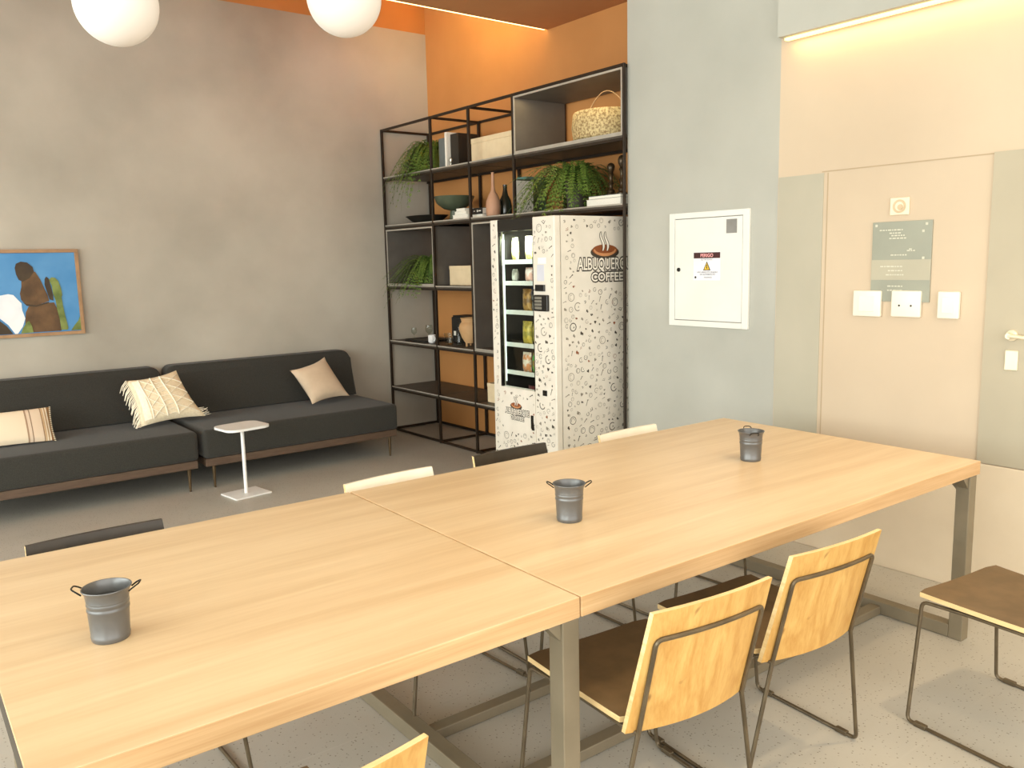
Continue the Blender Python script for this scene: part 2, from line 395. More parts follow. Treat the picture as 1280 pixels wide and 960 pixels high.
# wall joints, and reflected door shapes rebuilt as flush panels
b = new_bm(); box(b, WX - .0015, WX, 1.70, 2.537, 2.004, 2.010); box(b, WX - .0015, WX, 2.50, 2.506, .62, 2.0)
struct('trim_joint', b, M['groove'], 'thin joint line in the beige wall')
d1 = struct('reflected_doorway', bx(WX - .004, WX, 2.525, 2.795, .625, 2.0), M['reflect_strip'], 'narrow grey doorway reflection, rebuilt as a flush panel behind the table end')
d2 = struct('reflected_door', bx(WX - .012, WX, .75, 1.695, .625, 2.012), M['reflect_door'], 'grey green reflection of a door with lever handle, rebuilt as a flush panel')
b = new_bm(); lathe(b, [(0, 0), (.024, 0), (.024, .012), (.012, .016), (.012, .05), (0, .05)], 20)
b.transform(Matrix.Translation((WX - .012, 1.575, 1.215)) @ Matrix.Rotation(-PI / 2, 4, 'Y'))
tube(b, [(WX - .055, 1.575, 1.215), (WX - .058, 1.55, 1.215), (WX - .058, 1.45, 1.205)], .009, 10)
obj('reflected_door_handle', b, M['handle'], d2, True)
b = bx(WX - .02, WX - .012, 1.545, 1.60, 1.06, 1.15, bev=.004); lathe_b = new_bm()
obj('reflected_lock_plate', b, M['handle'], d2)
lathe_b.free()

# ------------------------------------------------------------------ tables
def table(name, label, x0, x1, legs_x, y0=1.518, y1=2.812, rails=False, dark_end=False):
    A_ = math.radians(-.8); mx_, my_ = (x0 + x1) / 2 - .14, (y0 + y1) / 2 - 1.518
    t = thing(name, label, 'table', (.14 + mx_ * math.cos(A_) - my_ * math.sin(A_), 1.518 + mx_ * math.sin(A_) + my_ * math.cos(A_), 0), A_)
    cx, cy = (x0 + x1) / 2, (y0 + y1) / 2
    L, W = (x1 - x0) / 2, (y1 - y0) / 2
    o = obj('tabletop', bx(-L, L, -W, W, .695, .75, bev=.0025), [M['table'], M['table_edge'], M['lam_black']], t)
    for p in o.data.polygons:
        if abs(p.normal.z) < .5: p.material_index = 1
        if dark_end and p.normal.x < -.5: p.material_index = 2
    h = .0275
    for lx in legs_x:
        lx = lx - cx
        for s in (-1, 1):
            b = new_bm(); yy = s * (W - .030)
            box(b, lx - h, lx + h, yy - h, yy + h, 0.0, .6945, bev=.003)
            # gusset under the top
            prism(b, [(lx - .02, yy - s * h, .6945), (lx - .02, yy - s * (h + .06), .6945), (lx - .02, yy - s * h, .63)], (.04, 0, 0))
            prism(b, [(lx - h, yy - .02, .6945), (lx - h - .045, yy - .02, .6945), (lx - h, yy - .02, .645)], (0, .04, 0))
            obj('leg', b, M['steel'], t)
        obj('foot_bar', bx(lx - h, lx + h, -(W - .058), W - .058, .002, .057, bev=.003), M['steel'], t)
    if rails:
        for yy in (1.895 - cy, 2.29 - cy):
            obj('floor_rail', bx(x0 + .004 - cx, legs_x[-1] - cx - h - .001, yy - .025, yy + .025, .002, .04, bev=.003), M['steel'], t)
    return t
TL = table('long_table', 'shorter oak table with one grey bucket, left of the tabletop seam', .14, 1.358, (.24, 1.329), dark_end=True)
TR = table('long_table', 'longer oak table with two grey buckets, running to the beige wall', 1.362, 3.51, (3.462,), rails=True)

# ------------------------------------------------------------------ buckets
def bucket(label, x, y, rz):
    t = thing('bucket', label, 'bucket', (x, y, .7505), rz, 'grey buckets on the tables')
    b = new_bm()
    prof = [(0, 0), (.0395, 0), (.041, .002), (.0425, .012), (.0415, .014), (.0435, .05), (.0445, .070), (.0458, .072), (.0458, .077), (.0447, .079), (.0448, .083), (.046, .085), (.046, .090), (.0452, .092), (.048, .112), (.0525, .121), (.054, .1225), (.0535, .124), (.0515, .1235), (.0468, .112), (.043, .06), (.040, .004), (0, .004)]
    lathe(b, prof, 40)
    obj('body', b, M['bucket'], t, True)
    for s in (-1, 1):
        hb = new_bm()
        tube(hb, [(s * .050, -.017, .113), (s * .060, -.017, .121), (s * .072, -.012, .128), (s * .072, .012, .128), (s * .060, .017, .121), (s * .050, .017, .113)], .0019, 8, rad=.008)
        obj('handle', hb, M['blackwire'], t, True)
    return t
bucket('grey enamel bucket on the shorter table, largest in view', .383, 2.033, math.radians(155))
bucket('grey enamel bucket in the middle, between the other two along the tables', 1.76, 1.992, math.radians(-38))
bucket('smallest looking grey enamel bucket, at the wall end of the long table', 2.859, 2.10, math.radians(50))

# ------------------------------------------------------------------ chairs
def chair(label, x, y, rz, face, group, back_face=None):
    """Sled chair: origin on the floor under the seat, facing +y."""
    t = thing('sled_chair', label, 'chair', (x, y, 0), rz, group)
    # seat
    b = new_bm(); nx, ny = 10, 8
    top = []; bot = []
    for j in range(ny + 1):
        v = j / ny; yy = -.205 + v * .42
        w = .205 + .02 * v
        ra, rb = [], []
        for i in range(nx + 1):
            u = i / nx * 2 - 1
            z = .437 + .008 * v * v - .010 * (1 - u * u) * (1 - v * .4)
            cut = .012 * max(0, abs(u) - .85) / .15 if j in (0, ny) else 0
            s = 1 if j == 0 else -1
            ra.append(b.verts.new((u * w, yy + s * cut * (1 if j in (0, ny) else 0), z + .008)))
            rb.append(b.verts.new((u * w, yy + s * cut * (1 if j in (0, ny) else 0), z - .008)))
        top.append(ra); bot.append(rb)
    for j in range(ny):
        for i in range(nx):
            b.faces.new((top[j][i], top[j][i + 1], top[j + 1][i + 1], top[j + 1][i])).material_index = 0
            b.faces.new((bot[j][i], bot[j + 1][i], bot[j + 1][i + 1], bot[j][i + 1])).material_index = 0
    for j in range(ny):
        for i in (0, nx):
            b.faces.new((top[j][i], top[j + 1][i], bot[j + 1][i], bot[j][i])).material_index = 1
    for i in range(nx):
        for j in (0, ny):
            b.faces.new((top[j][i], top[j][i + 1], bot[j][i + 1], bot[j][i])).material_index = 1
    obj('seat', b, [face, M['plyedge']], t, True)
    # backrest: curved panel, laminate inside, plywood outside
    b = new_bm(); nx, nz = 12, 8
    F, B = [], []
    for k in range(nz + 1):
        v = k / nz; z = .415 + v * .346
        fr, br = [], []
        for i in range(nx + 1):
            u = i / nx * 2 - 1
            w = .212 - .010 * v
            yb = -.216 - .095 * v - (.036 - .022 * v) * (1 - u * u)
            fr.append(b.verts.new((u * w, yb + .007, z))); br.append(b.verts.new((u * w, yb - .007, z)))
        F.append(fr); B.append(br)
    for k in range(nz):
        for i in range(nx):
            b.faces.new((F[k][i], F[k][i + 1], F[k + 1][i + 1], F[k + 1][i])).material_index = 0
            b.faces.new((B[k][i], B[k + 1][i], B[k + 1][i + 1], B[k][i + 1])).material_index = 2
        for i in (0, nx):
            b.faces.new((F[k][i], F[k + 1][i], B[k + 1][i], B[k][i])).material_index = 1
    for i in range(nx):
        for k in (0, nz):
            b.faces.new((F[k][i], F[k][i + 1], B[k][i + 1], B[k][i])).material_index = 1
    if group == G2:
        for f in b.faces:
            if len(f.verts) == 4 and all(v in F[nz] or v in B[nz] for v in f.verts): f.material_index = 0
    obj('backrest', b, [face, M['plyedge'], back_face or M['ply']], t, True)
    r = .0065
    def yb(u, v): return -.216 - .095 * v - (.036 - .022 * v) * (1 - u * u) - .007 - r
    # frame behind the backrest, an upturned U that follows its curve
    b = new_bm(); pts = []
    for v in (0.0, .25, .5): pts.append((-.182, yb(-.86, v), .415 + .36 * v))
    top = [(-.182, yb(-.86, .75), .415 + .36 * .75)] + [(u * .206, yb(u, .75), .415 + .36 * .75) for u in (-.6, -.3, 0, .3, .6)] + [(.182, yb(.86, .75), .415 + .36 * .75)]
    pts += top
    for v in (.5, .25, 0.0): pts.append((.182, yb(.86, v), .415 + .36 * v))
    tube(b, pts, r, 8, rad=.02)
    obj('back_frame', b, M['rod'], t, True)
    for s in (-1, 1):
        b = new_bm()
        H = (s * .182, yb(.86, 0.0), .415)
        tube(b, [H, (s * .268, -.215, r), (s * .268, .20, r), (s * .222, .195, .421), (s * .205, .05, .421), (s * .195, -.2, .419), H], r, 8, rad=.022)
        obj('sled_leg', b, M['rod'], t, True)
        for yy in (-.16, .15):
            b = new_bm(); box(b, s * .268 - .009, s * .268 + .009, yy - .022, yy + .022, .0005, .017, bev=.003)
            obj('glider', b, M['rod'], t)
    return t
G1 = 'chairs along the near side of the tables'; G2 = 'chairs along the sofa side of the tables'
chair('plywood chair with dark seat by the middle table leg, second from frame left', 1.635, 1.587, math.radians(-6), M['lam_dark'], G1)
chair('plywood chair tucked between the middle-leg chair and the wall-end chair', 2.20, 1.60, math.radians(-5), M['lam_dark'], G1)
chair('chair pulled out at the wall end, dark seat and wire sled only in view', 2.93, 1.085, math.radians(-7), M['lam_dark'], G1)
chair('plywood chair at the bottom edge of view, only its backrest top showing', .495, 1.50, math.radians(4), M['lam_dark'], G1)
chair('black backed chair behind the shorter table, near the first bucket', .535, 2.572, math.radians(181), M['lam_black'], G2)
chair('white backed chair beyond the tabletop seam, in front of the side table', 1.61, 2.565, math.radians(183), M['lam_white'], G2)
chair('black backed chair in front of the vending machine', 2.225, 2.60, math.radians(180), M['lam_black'], G2)
chair('white backed chair nearest the grey wall on the sofa side', 2.92, 2.545, math.radians(182), M['lam_white'], G2)

# ------------------------------------------------------------------ sofa modules
def rounded_slab(bm, x0, x1, y0, y1, z0, z1, bev, seg=4, puff=.012):
    box(bm, x0, x1, y0, y1, z0, z1)
    bmesh.ops.bevel(bm, geom=bm.edges[:], offset=bev, segments=seg, profile=.55, affect='EDGES')
    return bm

def sofa(label, x0, x1):
    t = thing('sofa', label, 'sofa', ((x0 + x1) / 2, 6.5, 0), 0, 'charcoal sofa modules')
    L = (x1 - x0) / 2
    o = obj('seat', rounded_slab(new_bm(), -L, L, -.455, .44, .222, .435, .035), M['sofa'], t, True)
    bb = new_bm()
    # leaning back cushion with rounded upper corners
    out = []
    R_ = .07
    prof = [(-L, .437), (L, .437)]
    pts = [(L, .437)]
    for k in range(7):
        a = k / 6 * PI / 2
        pts.append((L - R_ + R_ * math.cos(a), .83 - R_ + R_ * math.sin(a)))
    for k in range(7):
        a = PI / 2 + k / 6 * PI / 2
        pts.append((-L + R_ + R_ * math.cos(a), .83 - R_ + R_ * math.sin(a)))
    pts.append((-L, .437))
    def yo(z): return .255 + (z - .437) * .32
    prism(bb, [(x, yo(z), z) for x, z in pts], (0, .13, 0))
    es = [e for e in bb.edges if abs(e.verts[0].co.y - yo(e.verts[0].co.z)) < 1e-4 and abs(e.verts[1].co.y - yo(e.verts[1].co.z)) < 1e-4]
    bmesh.ops.bevel(bb, geom=es, offset=.022, segments=3, profile=.5, affect='EDGES')
    obj('back_cushion', bb, M['sofa'], t, True)
    b = new_bm()
    box(b, -L + .01, L - .01, -.44, -.41, .165, .2215, bev=.004); box(b, -L + .01, L - .01, .38, .41, .165, .2215, bev=.004)
    box(b, -L + .01, -L + .05, -.41, .38, .17, .2215); box(b, L - .05, L - .01, -.41, .38, .17, .2215)
    box(b, -.03, .03, -.41, .38, .17, .2215)
    obj('base_rail', b, M['sofawood'], t)
    for sx in (-1, 1):
        for yy in (-.415, .38):
            lb = new_bm(); lathe(lb, [(0, 0), (.008, 0), (.0135, .166), (0, .166)], 14, sx * (L - .07), yy, 0)
            obj('leg', lb, M['sofaleg'], t, True)
    return t
sofa('charcoal fabric sofa module by the shelving, beige plain cushion on it', 1.862, 3.46)
sofa('charcoal fabric sofa module cut off by frame edge, beneath the framed picture', .10, 1.825)

# ------------------------------------------------------------------ cushions
def pillow(bm, c00, c10, c11, c01, th, n=18, pinch=.10, mi=0, back=True):
    """Puffed cushion over four corner points (bl, br, tr, tl)."""
    c00, c10, c11, c01 = map(Vector, (c00, c10, c11, c01))
    nrm = (c10 - c00).cross(c01 - c00).normalized()
    F, B = [], []
    for j in range(n + 1):
        v = j / n; fr, br = [], []
        for i in range(n + 1):
            u = i / n
            # pull the sides in so that corners stick out
            uu = u + (0.5 - u) * pinch * (1 - (2 * v - 1) ** 2) * (2 * u - 1) ** 2
            vv = v + (0.5 - v) * pinch * (1 - (2 * u - 1) ** 2) * (2 * v - 1) ** 2
            p = c00 * (1 - uu) * (1 - vv) + c10 * uu * (1 - vv) + c11 * uu * vv + c01 * (1 - uu) * vv
            h = th * ((max(0, 4 * u * (1 - u))) ** .45) * ((max(0, 4 * v * (1 - v))) ** .45)
            if i in (0, n) or j in (0, n):
                q = bm.verts.new(p); fr.append(q); br.append(q)
            else:
                fr.append(bm.verts.new(p + nrm * h)); br.append(bm.verts.new(p - nrm * h))
        F.append(fr); B.append(br)
    for j in range(n):
        for i in range(n):
            bm.faces.new((F[j][i], F[j][i + 1], F[j + 1][i + 1], F[j + 1][i])).material_index = mi
            q = (B[j][i], B[j + 1][i], B[j + 1][i + 1], B[j][i + 1])
            if not (set(q) == {F[j][i], F[j][i + 1], F[j + 1][i + 1], F[j + 1][i]}):
                try: bm.faces.new(q).material_index = mi
                except ValueError: pass
    def at(u, v, lift=0.0):
        uu = u + (0.5 - u) * pinch * (1 - (2 * v - 1) ** 2) * (2 * u - 1) ** 2
        vv = v + (0.5 - v) * pinch * (1 - (2 * u - 1) ** 2) * (2 * v - 1) ** 2
        p = c00 * (1 - uu) * (1 - vv) + c10 * uu * (1 - vv) + c11 * uu * vv + c01 * (1 - uu) * vv
        h = th * ((max(0, 4 * u * (1 - u))) ** .45) * ((max(0, 4 * v * (1 - v))) ** .45)
        return p + nrm * (h + lift)
    return at

# macrame cushion with fringe
t = thing('cushion', 'cream macrame cushion with raised cords and fringe, where the sofas meet', 'cushion', (1.75, 6.5, .437), 0, 'cushions on the sofas')
off = Vector((1.75, 6.5, .437))
c = [Vector(p) - off for p in ((1.545, 6.44, .452), (2.005, 6.42, .476), (1.884, 6.66, .815), (1.513, 6.63, .775))]
b = new_bm(); at = pillow(b, *c, .075)
obj('cover', b, M['cush_cream'], t, True)
b = new_bm()
for u in (.20, .42, .60):                                             # cords down the cushion
    tube(b, [at(u + .02 * math.sin(v * 6), v, .004) for v in [k / 16 for k in range(1, 16)]], .0055, 6)
for u0, u1 in ((.21, .42), (.60, .95)):                               # zig-zag cords between
    for k in range(4):
        v0 = .08 + k * .21
        tube(b, [at(u0 + (u1 - u0) * s, v0 + .2 * s, .004) for s in [q / 6 for q in range(7)]], .0035, 6)
        tube(b, [at(u1 - (u1 - u0) * s, v0 + .2 * s, .004) for s in [q / 6 for q in range(7)]], .0035, 6)
for k in range(9):                                                    # rungs of the woven band
    v = .1 + k * .095
    tube(b, [at(u, v + .01 * math.sin(u * 50), .003) for u in (.43, .47, .51, .55, .59)], .003, 6)
obj('raised_cord', b, M['cush_cord'], t, True)
bnd = new_bm()
g = [[bnd.verts.new(at(u, v, .0035)) for u in (.06, .10, .14, .18)] for v in [k / 14 for k in range(1, 14)]]
for r0, r1 in zip(g, g[1:]):
    for i in range(3): bnd.faces.new((r0[i], r0[i + 1], r1[i + 1], r1[i]))
obj('woven_band', bnd, M['cush_cord'], t, True)
fr = new_bm()
for k in range(30):
    v = k / 29; p = at(0.0, v)
    ln = .07 + .04 * random.random()
    d = Vector((-.35 - .3 * random.random(), -.15, -.85)).normalized()
    q = p + d * ln
    q.z = max(q.z, .008); m_ = p * .5 + q * .5 + Vector((-.008, -.004, .004))
    tube(fr, [p, m_, q], .0042, 5, taper=.6)
for k in range(9):
    p = at(1.0, .02 + .02 * k)
    d = Vector((.9, -.1 + .3 * random.random(), .55 * random.random() - .1)).normalized()
    tube(fr, [p, p + d * (.03 + .03 * random.random())], .0028, 5, taper=.5)
fo = obj('fringe', fr, M['cush_cord'], t, True); fo['kind'] = 'stuff'

t = thing('cushion', 'plain beige velvet cushion leaning on the sofa end by the shelving', 'cushion', (3.0, 6.55, .437), 0, 'cushions on the sofas')
off = Vector((3.0, 6.55, .437))
c = [Vector(p) - off for p in ((2.891, 6.46, .452), (3.25, 6.49, .478), (3.14, 6.71, .805), (2.80, 6.67, .724))]
b = new_bm(); pillow(b, *c, .075, pinch=.13)
obj('cover', b, M['cush_beige'], t, True)

# striped lumbar cushion
def stripes():
    m = bpy.data.materials.new('striped_woven_cotton'); m.use_nodes = True
    n = m.node_tree.nodes; l = m.node_tree.links; bs = n['Principled BSDF']
    tc = n.new('ShaderNodeTexCoord'); sx = n.new('ShaderNodeSeparateXYZ'); l.new(tc.outputs['Object'], sx.inputs[0])
    mr = n.new('ShaderNodeMapRange'); mr.inputs['From Min'].default_value = -.27; mr.inputs['From Max'].default_value = .27
    l.new(sx.outputs['X'], mr.inputs['Value'])
    rp = n.new('ShaderNodeValToRGB'); rp.color_ramp.interpolation = 'CONSTANT'
    st = [(0, (236, 220, 192)), (.68, (170, 140, 112)), (.70, (226, 206, 182)), (.735, (150, 122, 96)), (.75, (232, 212, 186)), (.86, (160, 128, 96)), (.875, (214, 186, 146)), (.895, (246, 236, 214)), (.91, (196, 164, 122)), (.925, (246, 236, 214)), (.945, (150, 114, 74))]
    els = rp.color_ramp.elements
    els[0].position = 0; els[0].color = (*rgb(*st[0][1]), 1); els[1].position = st[1][0]; els[1].color = (*rgb(*st[1][1]), 1)
    for p, cc in st[2:]:
        e = els.new(p); e.color = (*rgb(*cc), 1)
    l.new(mr.outputs[0], rp.inputs['Fac']); l.new(rp.outputs['Color'], bs.inputs['Base Color']); bs.inputs['Roughness'].default_value = .95
    return m
t = thing('cushion', 'striped woven lumbar cushion under the picture at frame left', 'cushion', (.72, 6.5, .437), 0, 'cushions on the sofas')
b = new_bm(); at = pillow(b, (-.26, -.075, .012), (.255, -.09, .006), (.262, .055, .218), (-.25, .07, .215), .05, pinch=.03)
obj('cover', b, stripes(), t, True)
fr = new_bm()
for k in range(26):
    v = k / 25; p = at(1.0, v)
    tube(fr, [p, p + Vector((.008, -.006, .001 - .004 * random.random()))], .003, 5, taper=.6)
fo = obj('fringe', fr, M['cush_cream'], t, True); fo['kind'] = 'stuff'

# ------------------------------------------------------------------ side table
t = thing('side_table', 'small white pedestal side table in front of the sofas', 'side table', (2.035, 5.74, 0), math.radians(8))
b = new_bm(); pts = []
for sx, sy, a0 in ((1, 1, 0), (-1, 1, PI / 2), (-1, -1, PI), (1, -1, 1.5 * PI)):
    for k in range(6):
        a = a0 + k / 5 * PI / 2
        pts.append((sx * .085 + .075 * math.cos(a), sy * .075 + .065 * math.sin(a), .478))
prism(b, pts, (0, 0, .016)); obj('top', b, M['white'], t)
b = new_bm(); tube(b, [(0, 0, .012), (0, 0, .4775)], .0125, 16); obj('post', b, M['white'], t, True)
obj('base_plate', bx(-.135, .135, -.115, .115, .0005, .012, bev=.003), M['white'], t)

# ------------------------------------------------------------------ framed picture
t = thing('framed_picture', 'oak framed desert photograph of rocks and cacti under blue sky, above the sofa', 'picture', (.84, SY - .001, 1.433))
b = new_bm(); W2, H2, fw_ = .508, .315, .024
for a in ((-W2, W2, H2 - fw_, H2), (-W2, W2, -H2, -H2 + fw_), (-W2, -W2 + fw_, -H2 + fw_, H2 - fw_), (W2 - fw_, W2, -H2 + fw_, H2 - fw_)):
    box(b, a[0], a[1], -.03, 0, a[2], a[3], bev=.002)
obj('frame', b, M['picframe'], t)
psky = mat('print_sky_blue', rgb(96, 156, 206), .6, col2=rgb(66, 134, 190), scale=2.5)
prock = mat('print_rock_brown', rgb(112, 84, 54), .7, col2=rgb(84, 62, 40), scale=10)
prock2 = mat('print_rock_shadow', rgb(74, 60, 42), .7, col2=rgb(60, 48, 34), scale=12)
pcac = mat('print_cactus_green', rgb(132, 146, 78), .7, col2=rgb(96, 112, 54), scale=16)
pice = mat('print_cloud_white', rgb(246, 248, 250), .7, col2=rgb(230, 236, 242), scale=8)
obj('print', bx(-W2 + fw_, W2 - fw_, -.012, -.006, -H2 + fw_, H2 - fw_), psky, t)
def shp(name, pts, m, y):
    b = new_bm(); prism(b, [(x, y, z) for x, z in pts], (0, .0008, 0)); return obj(name, b, m, t)
def blob(cx, cz, rx, rz, n=22, w=.05, a0=0, a1=2 * PI, rnd=random.Random(3)):
    return [(cx + rx * math.cos(a0 + (a1 - a0) * k / n) * (1 + w * rnd.uniform(-1, 1)), cz + rz * math.sin(a0 + (a1 - a0) * k / n) * (1 + w * rnd.uniform(-1, 1))) for k in range(n)]
PY_ = -.0132
shp('white_cloud', [(-.30, -.02), (-.16, -.02), (-.08, -.03), (-.02, -.008), (.03, 0), (.062, -.008), (.085, -.04), (.108, -.07), (.108, -.12), (.122, -.18), (.10, -.24), (.065, -.288), (.048, -.288), (.01, -.22), (-.04, -.17), (-.3, -.17)], pice, PY_)
shp('rock_base', [(.125, -.285), (.118, -.22), (.128, -.14), (.15, -.095), (.20, -.082), (.26, -.075), (.318, -.072), (.336, -.12), (.346, -.20), (.350, -.285)], prock, PY_ - .001)
shp('rock_middle', [(.108, -.045), (.104, 0), (.118, .05), (.122, .10), (.16, .155), (.215, .155), (.243, .10), (.265, .03), (.282, -.02), (.288, -.06), (.25, -.075), (.19, -.085), (.138, -.08)], prock, PY_ - .002)
shp('rock_top', [(.088, .185), (.098, .215), (.13, .23), (.17, .222), (.202, .19), (.208, .155), (.175, .11), (.13, .085), (.105, .10), (.092, .14)], prock2, PY_ - .003)
shp('rock_shadow', [(.106, -.05), (.135, -.075), (.20, -.088), (.285, -.066), (.286, -.074), (.2, -.10), (.14, -.09)], prock2, PY_ - .0034)
shp('cactus_shadow', [(.268, .06), (.272, .10), (.284, .118), (.298, .105), (.31, .04), (.318, -.02), (.316, -.06), (.292, -.05), (.28, 0)], prock2, PY_ - .001)
shp('cactus', [(.300, .095), (.318, .112), (.340, .108), (.360, .085), (.374, .03), (.378, -.02), (.372, -.035), (.376, -.10), (.384, -.17), (.398, -.265), (.392, -.28), (.350, -.278), (.346, -.20), (.334, -.12), (.330, -.06), (.318, -.01), (.314, .05)], pcac, PY_ - .003)
shp('dark_ground', [(-.3, -.285), (-.3, -.17), (-.04, -.19), (0, -.23), (.036, -.288)], prock2, PY_ - .003)
shp('agave', [(.085, -.288), (.10, -.25), (.13, -.205), (.145, -.20), (.160, -.24), (.165, -.285)], pcac, PY_ - .004)
shp('corner_agave', [(.415, -.286), (.44, -.25), (.47, -.215), (.484, -.18), (.484, -.286)], pcac, PY_ - .004)

# ------------------------------------------------------------------ shelving unit
SX0, SX1 = 3.965, 4.488
PYS = [7.03, 6.205, 5.645, 5.07, 3.926]
t = thing('shelving_unit', 'tall black steel frame shelving with grey metal boxes in the orange alcove', 'shelving', (4.2, 5.5, 0))
ox, oy = 4.2, 5.5
def part(name, b, m, smooth=False):
    b.transform(Matrix.Translation((-ox, -oy, 0)))
    return obj(name, b, m, t, smooth)
h = .0105
for yy in PYS:
    for xx in (SX0 + h, SX1 - h):
        hy = .0065 if yy < 4 else h; ys = .016 if yy < 4 and xx > 4.2 else 0
        part('post', bx(xx - h, xx + h, yy + ys - hy, yy + ys + hy, 0, 2.805, bev=.002), M['frame'])
def rail(a, bb, z, front):
    xx = SX0 + h if front else SX1 - h
    part('rail', bx(xx - h * .8, xx + h * .8, bb + h + .0005, a - h - .0005, z - .02, z, bev=.0015), M['frame'])
for a, bb in zip(PYS, PYS[1:]):
    rail(a, bb, 2.805, True); rail(a, bb, 2.805, False)
    if a > 5.1:
        rail(a, bb, .025, True); rail(a, bb, .025, False)
for yy in PYS:
    yy += .0165 if yy < 4 else 0
    part('cross_rail', bx(SX0 + 2 * h + .0005, SX1 - 2 * h - .0005, yy - h * .8, yy + h * .8, 2.785, 2.805, bev=.0015), M['frame'])
    if yy > 5.0: part('cross_rail', bx(SX0 + 2 * h + .0005, SX1 - 2 * h - .0005, yy - h * .8, yy + h * .8, .005, .025, bev=.0015), M['frame'])
def board(a, bb, z):
    y1, y0 = a - h - .0008, max(bb + h + .0008, 3.9345)
    o = part('shelf_board', bx(SX0 + .006, SX1 - 2 * h - .001, y0, y1, z - .022, z - .001, bev=.001), M['board'])
    e = new_bm(); box(e, SX0 + .001, SX0 + .0055, y0, y1, z - .010, z, bev=.0008)
    e.transform(Matrix.Translation((-ox, -oy, 0)))
    e2 = obj('edge_strip', e, M['boardedge'], o)
    part('rail', bx(SX0 + .006, SX0 + .024, y0, y1, z - .040, z - .0225), M['frame'])
    part('rail', bx(SX1 - .05, SX1 - .03, y0, y1, z - .040, z - .0225), M['frame'])
for a, bb in zip(PYS, PYS[1:]):
    board(a, bb, 2.375); board(a, bb, 1.94)
    if a > 5.7: board(a, bb, 1.39)
    if a > 5.1: board(a, bb, .872); board(a, bb, .432)
def boxmod(a, bb, z0, z1, label=None):
    y1, y0 = a - h - .001, max(bb + h + .001, 3.9347)
    b = new_bm(); th = .012; X0, X1 = SX0 + .004, SX1 - 2 * h - .002
    box(b, X0 + .006, X1, y0, y0 + th, z0, z1); box(b, X0 + .006, X1, y1 - th, y1, z0, z1)
    box(b, X0 + .006, X1, y0 + th, y1 - th, z1 - th, z1); box(b, X0 + .006, X1, y0 + th, y1 - th, z0, z0 + th)
    o = part('box_insert', b, M['boxgrey'])
    e = new_bm(); w = .013
    box(e, X0, X0 + .0055, y0, y0 + w, z0, z1); box(e, X0, X0 + .0055, y1 - w, y1, z0, z1)
    box(e, X0, X0 + .0055, y0 + w, y1 - w, z1 - w, z1); box(e, X0, X0 + .0055, y0 + w, y1 - w, z0, z0 + w)
    e.transform(Matrix.Translation((-ox, -oy, 0)))
    obj('edge_strip', e, M['boardedge'], o)
boxmod(PYS[0], PYS[1], 1.391, 1.897)
boxmod(PYS[2], PYS[3], .873, 1.897)
boxmod(PYS[3], PYS[4], 2.376, 2.783)

# ------------------------------------------------------------------ things on the shelves
Z1, Z2, Z3, Z4, Z5 = 2.3765, 1.9415, 1.3915, .8735, .4335
def solo(name, b, m, label, cat, loc, rz=0, group=None, smooth=True):
    o = obj(name, b, m, None, smooth, loc); o.rotation_euler = (0, 0, rz)
    return tag(o, label, cat, group)

def fern(label, x, y, z, pot_r, pot_h, potm, reach, n, droop, bias=(0, 0), seed=1, spread=1.0, lift=.16, ylim=(-9, 9), top=.42):
    rnd = random.Random(seed)
    t = thing('hanging_fern', label, 'plant', (x, y, z), 0, 'ferns on the shelving')
    b = new_bm(); lathe(b, [(0, 0), (pot_r * .78, 0), (pot_r * .8, .004), (pot_r, pot_h), (pot_r * .92, pot_h), (pot_r * .88, pot_h - .015), (0, pot_h - .02)], 24)
    obj('pot', b, potm, t, True)
    f = new_bm(); st = new_bm()
    for i in range(n):
        a = rnd.uniform(0, 2 * PI); d = Vector((math.cos(a), math.sin(a), 0)) + Vector((bias[0], bias[1], 0))
        L = reach * rnd.uniform(.55, 1.1); up = lift * rnd.uniform(.5, 1.25); dr = droop * rnd.uniform(.5, 1.15)
        P0 = Vector((pot_r * .35 * math.cos(a), pot_r * .35 * math.sin(a), pot_h - .022))
        pts = []
        for k in range(11):
            s = k / 10
            p = P0 + d * (L * s) * spread + Vector((0, 0, up * math.sin(min(1, s * 1.5) * PI / 2) - dr * s ** 2.1))
            if x + p.x > 3.945: p.z = max(p.z, .010)
            if x + p.x > 3.95: p.y = min(max(p.y, ylim[0] - y), ylim[1] - y)
            p.x = min(p.x, 4.45 - x); p.y = min(p.y, 7.02 - y); p.z = min(p.z, top)
            if 4.05 < y + p.y < 4.77 and z > 1.9: p.z = max(p.z, 1.878 - z)
            if y + p.y < 4.40 and z > 1.9: p.z = max(p.z, .09)
            pts.append(p)
        if z + min(p.z for p in pts) < z - .30: pass
        tube(st, pts, .0016, 4, taper=.4)
        for k in range(1, 11):
            for q in (0, .5):
                if k == 10 and q: continue
                p = pts[k].lerp(pts[k + 1], q) if q else pts[k]
                tg = (pts[min(k + 1, 10)] - pts[k - 1]).normalized()
                sd = tg.cross(Vector((0, 0, 1)))
                sd = sd.normalized() if sd.length > 1e-3 else Vector((1, 0, 0))
                ll = .042 * (1 - .55 * (k + q) / 10) * rnd.uniform(.8, 1.2); w = .0075
                for s in (-1, 1):
                    dv = (sd * s + tg * .75 + Vector((0, 0, -.30 * rnd.random()))).normalized()
                    nn = tg * w
                    e0 = p + dv * ll * .5
                    poly(f, [p, e0 + nn, p + dv * ll, e0 - nn])
    clampz = f
    obj('fronds', f, [M['fern']], t); obj('stems', st, [M['stem']], t)
    return t
fern('fern spilling over the top shelf end in a dark pot, by the grey wall', 4.20, 6.50, Z1, .075, .13, M['potdark'], .25, 240, .48, bias=(-.58, .30), seed=4, lift=.20)
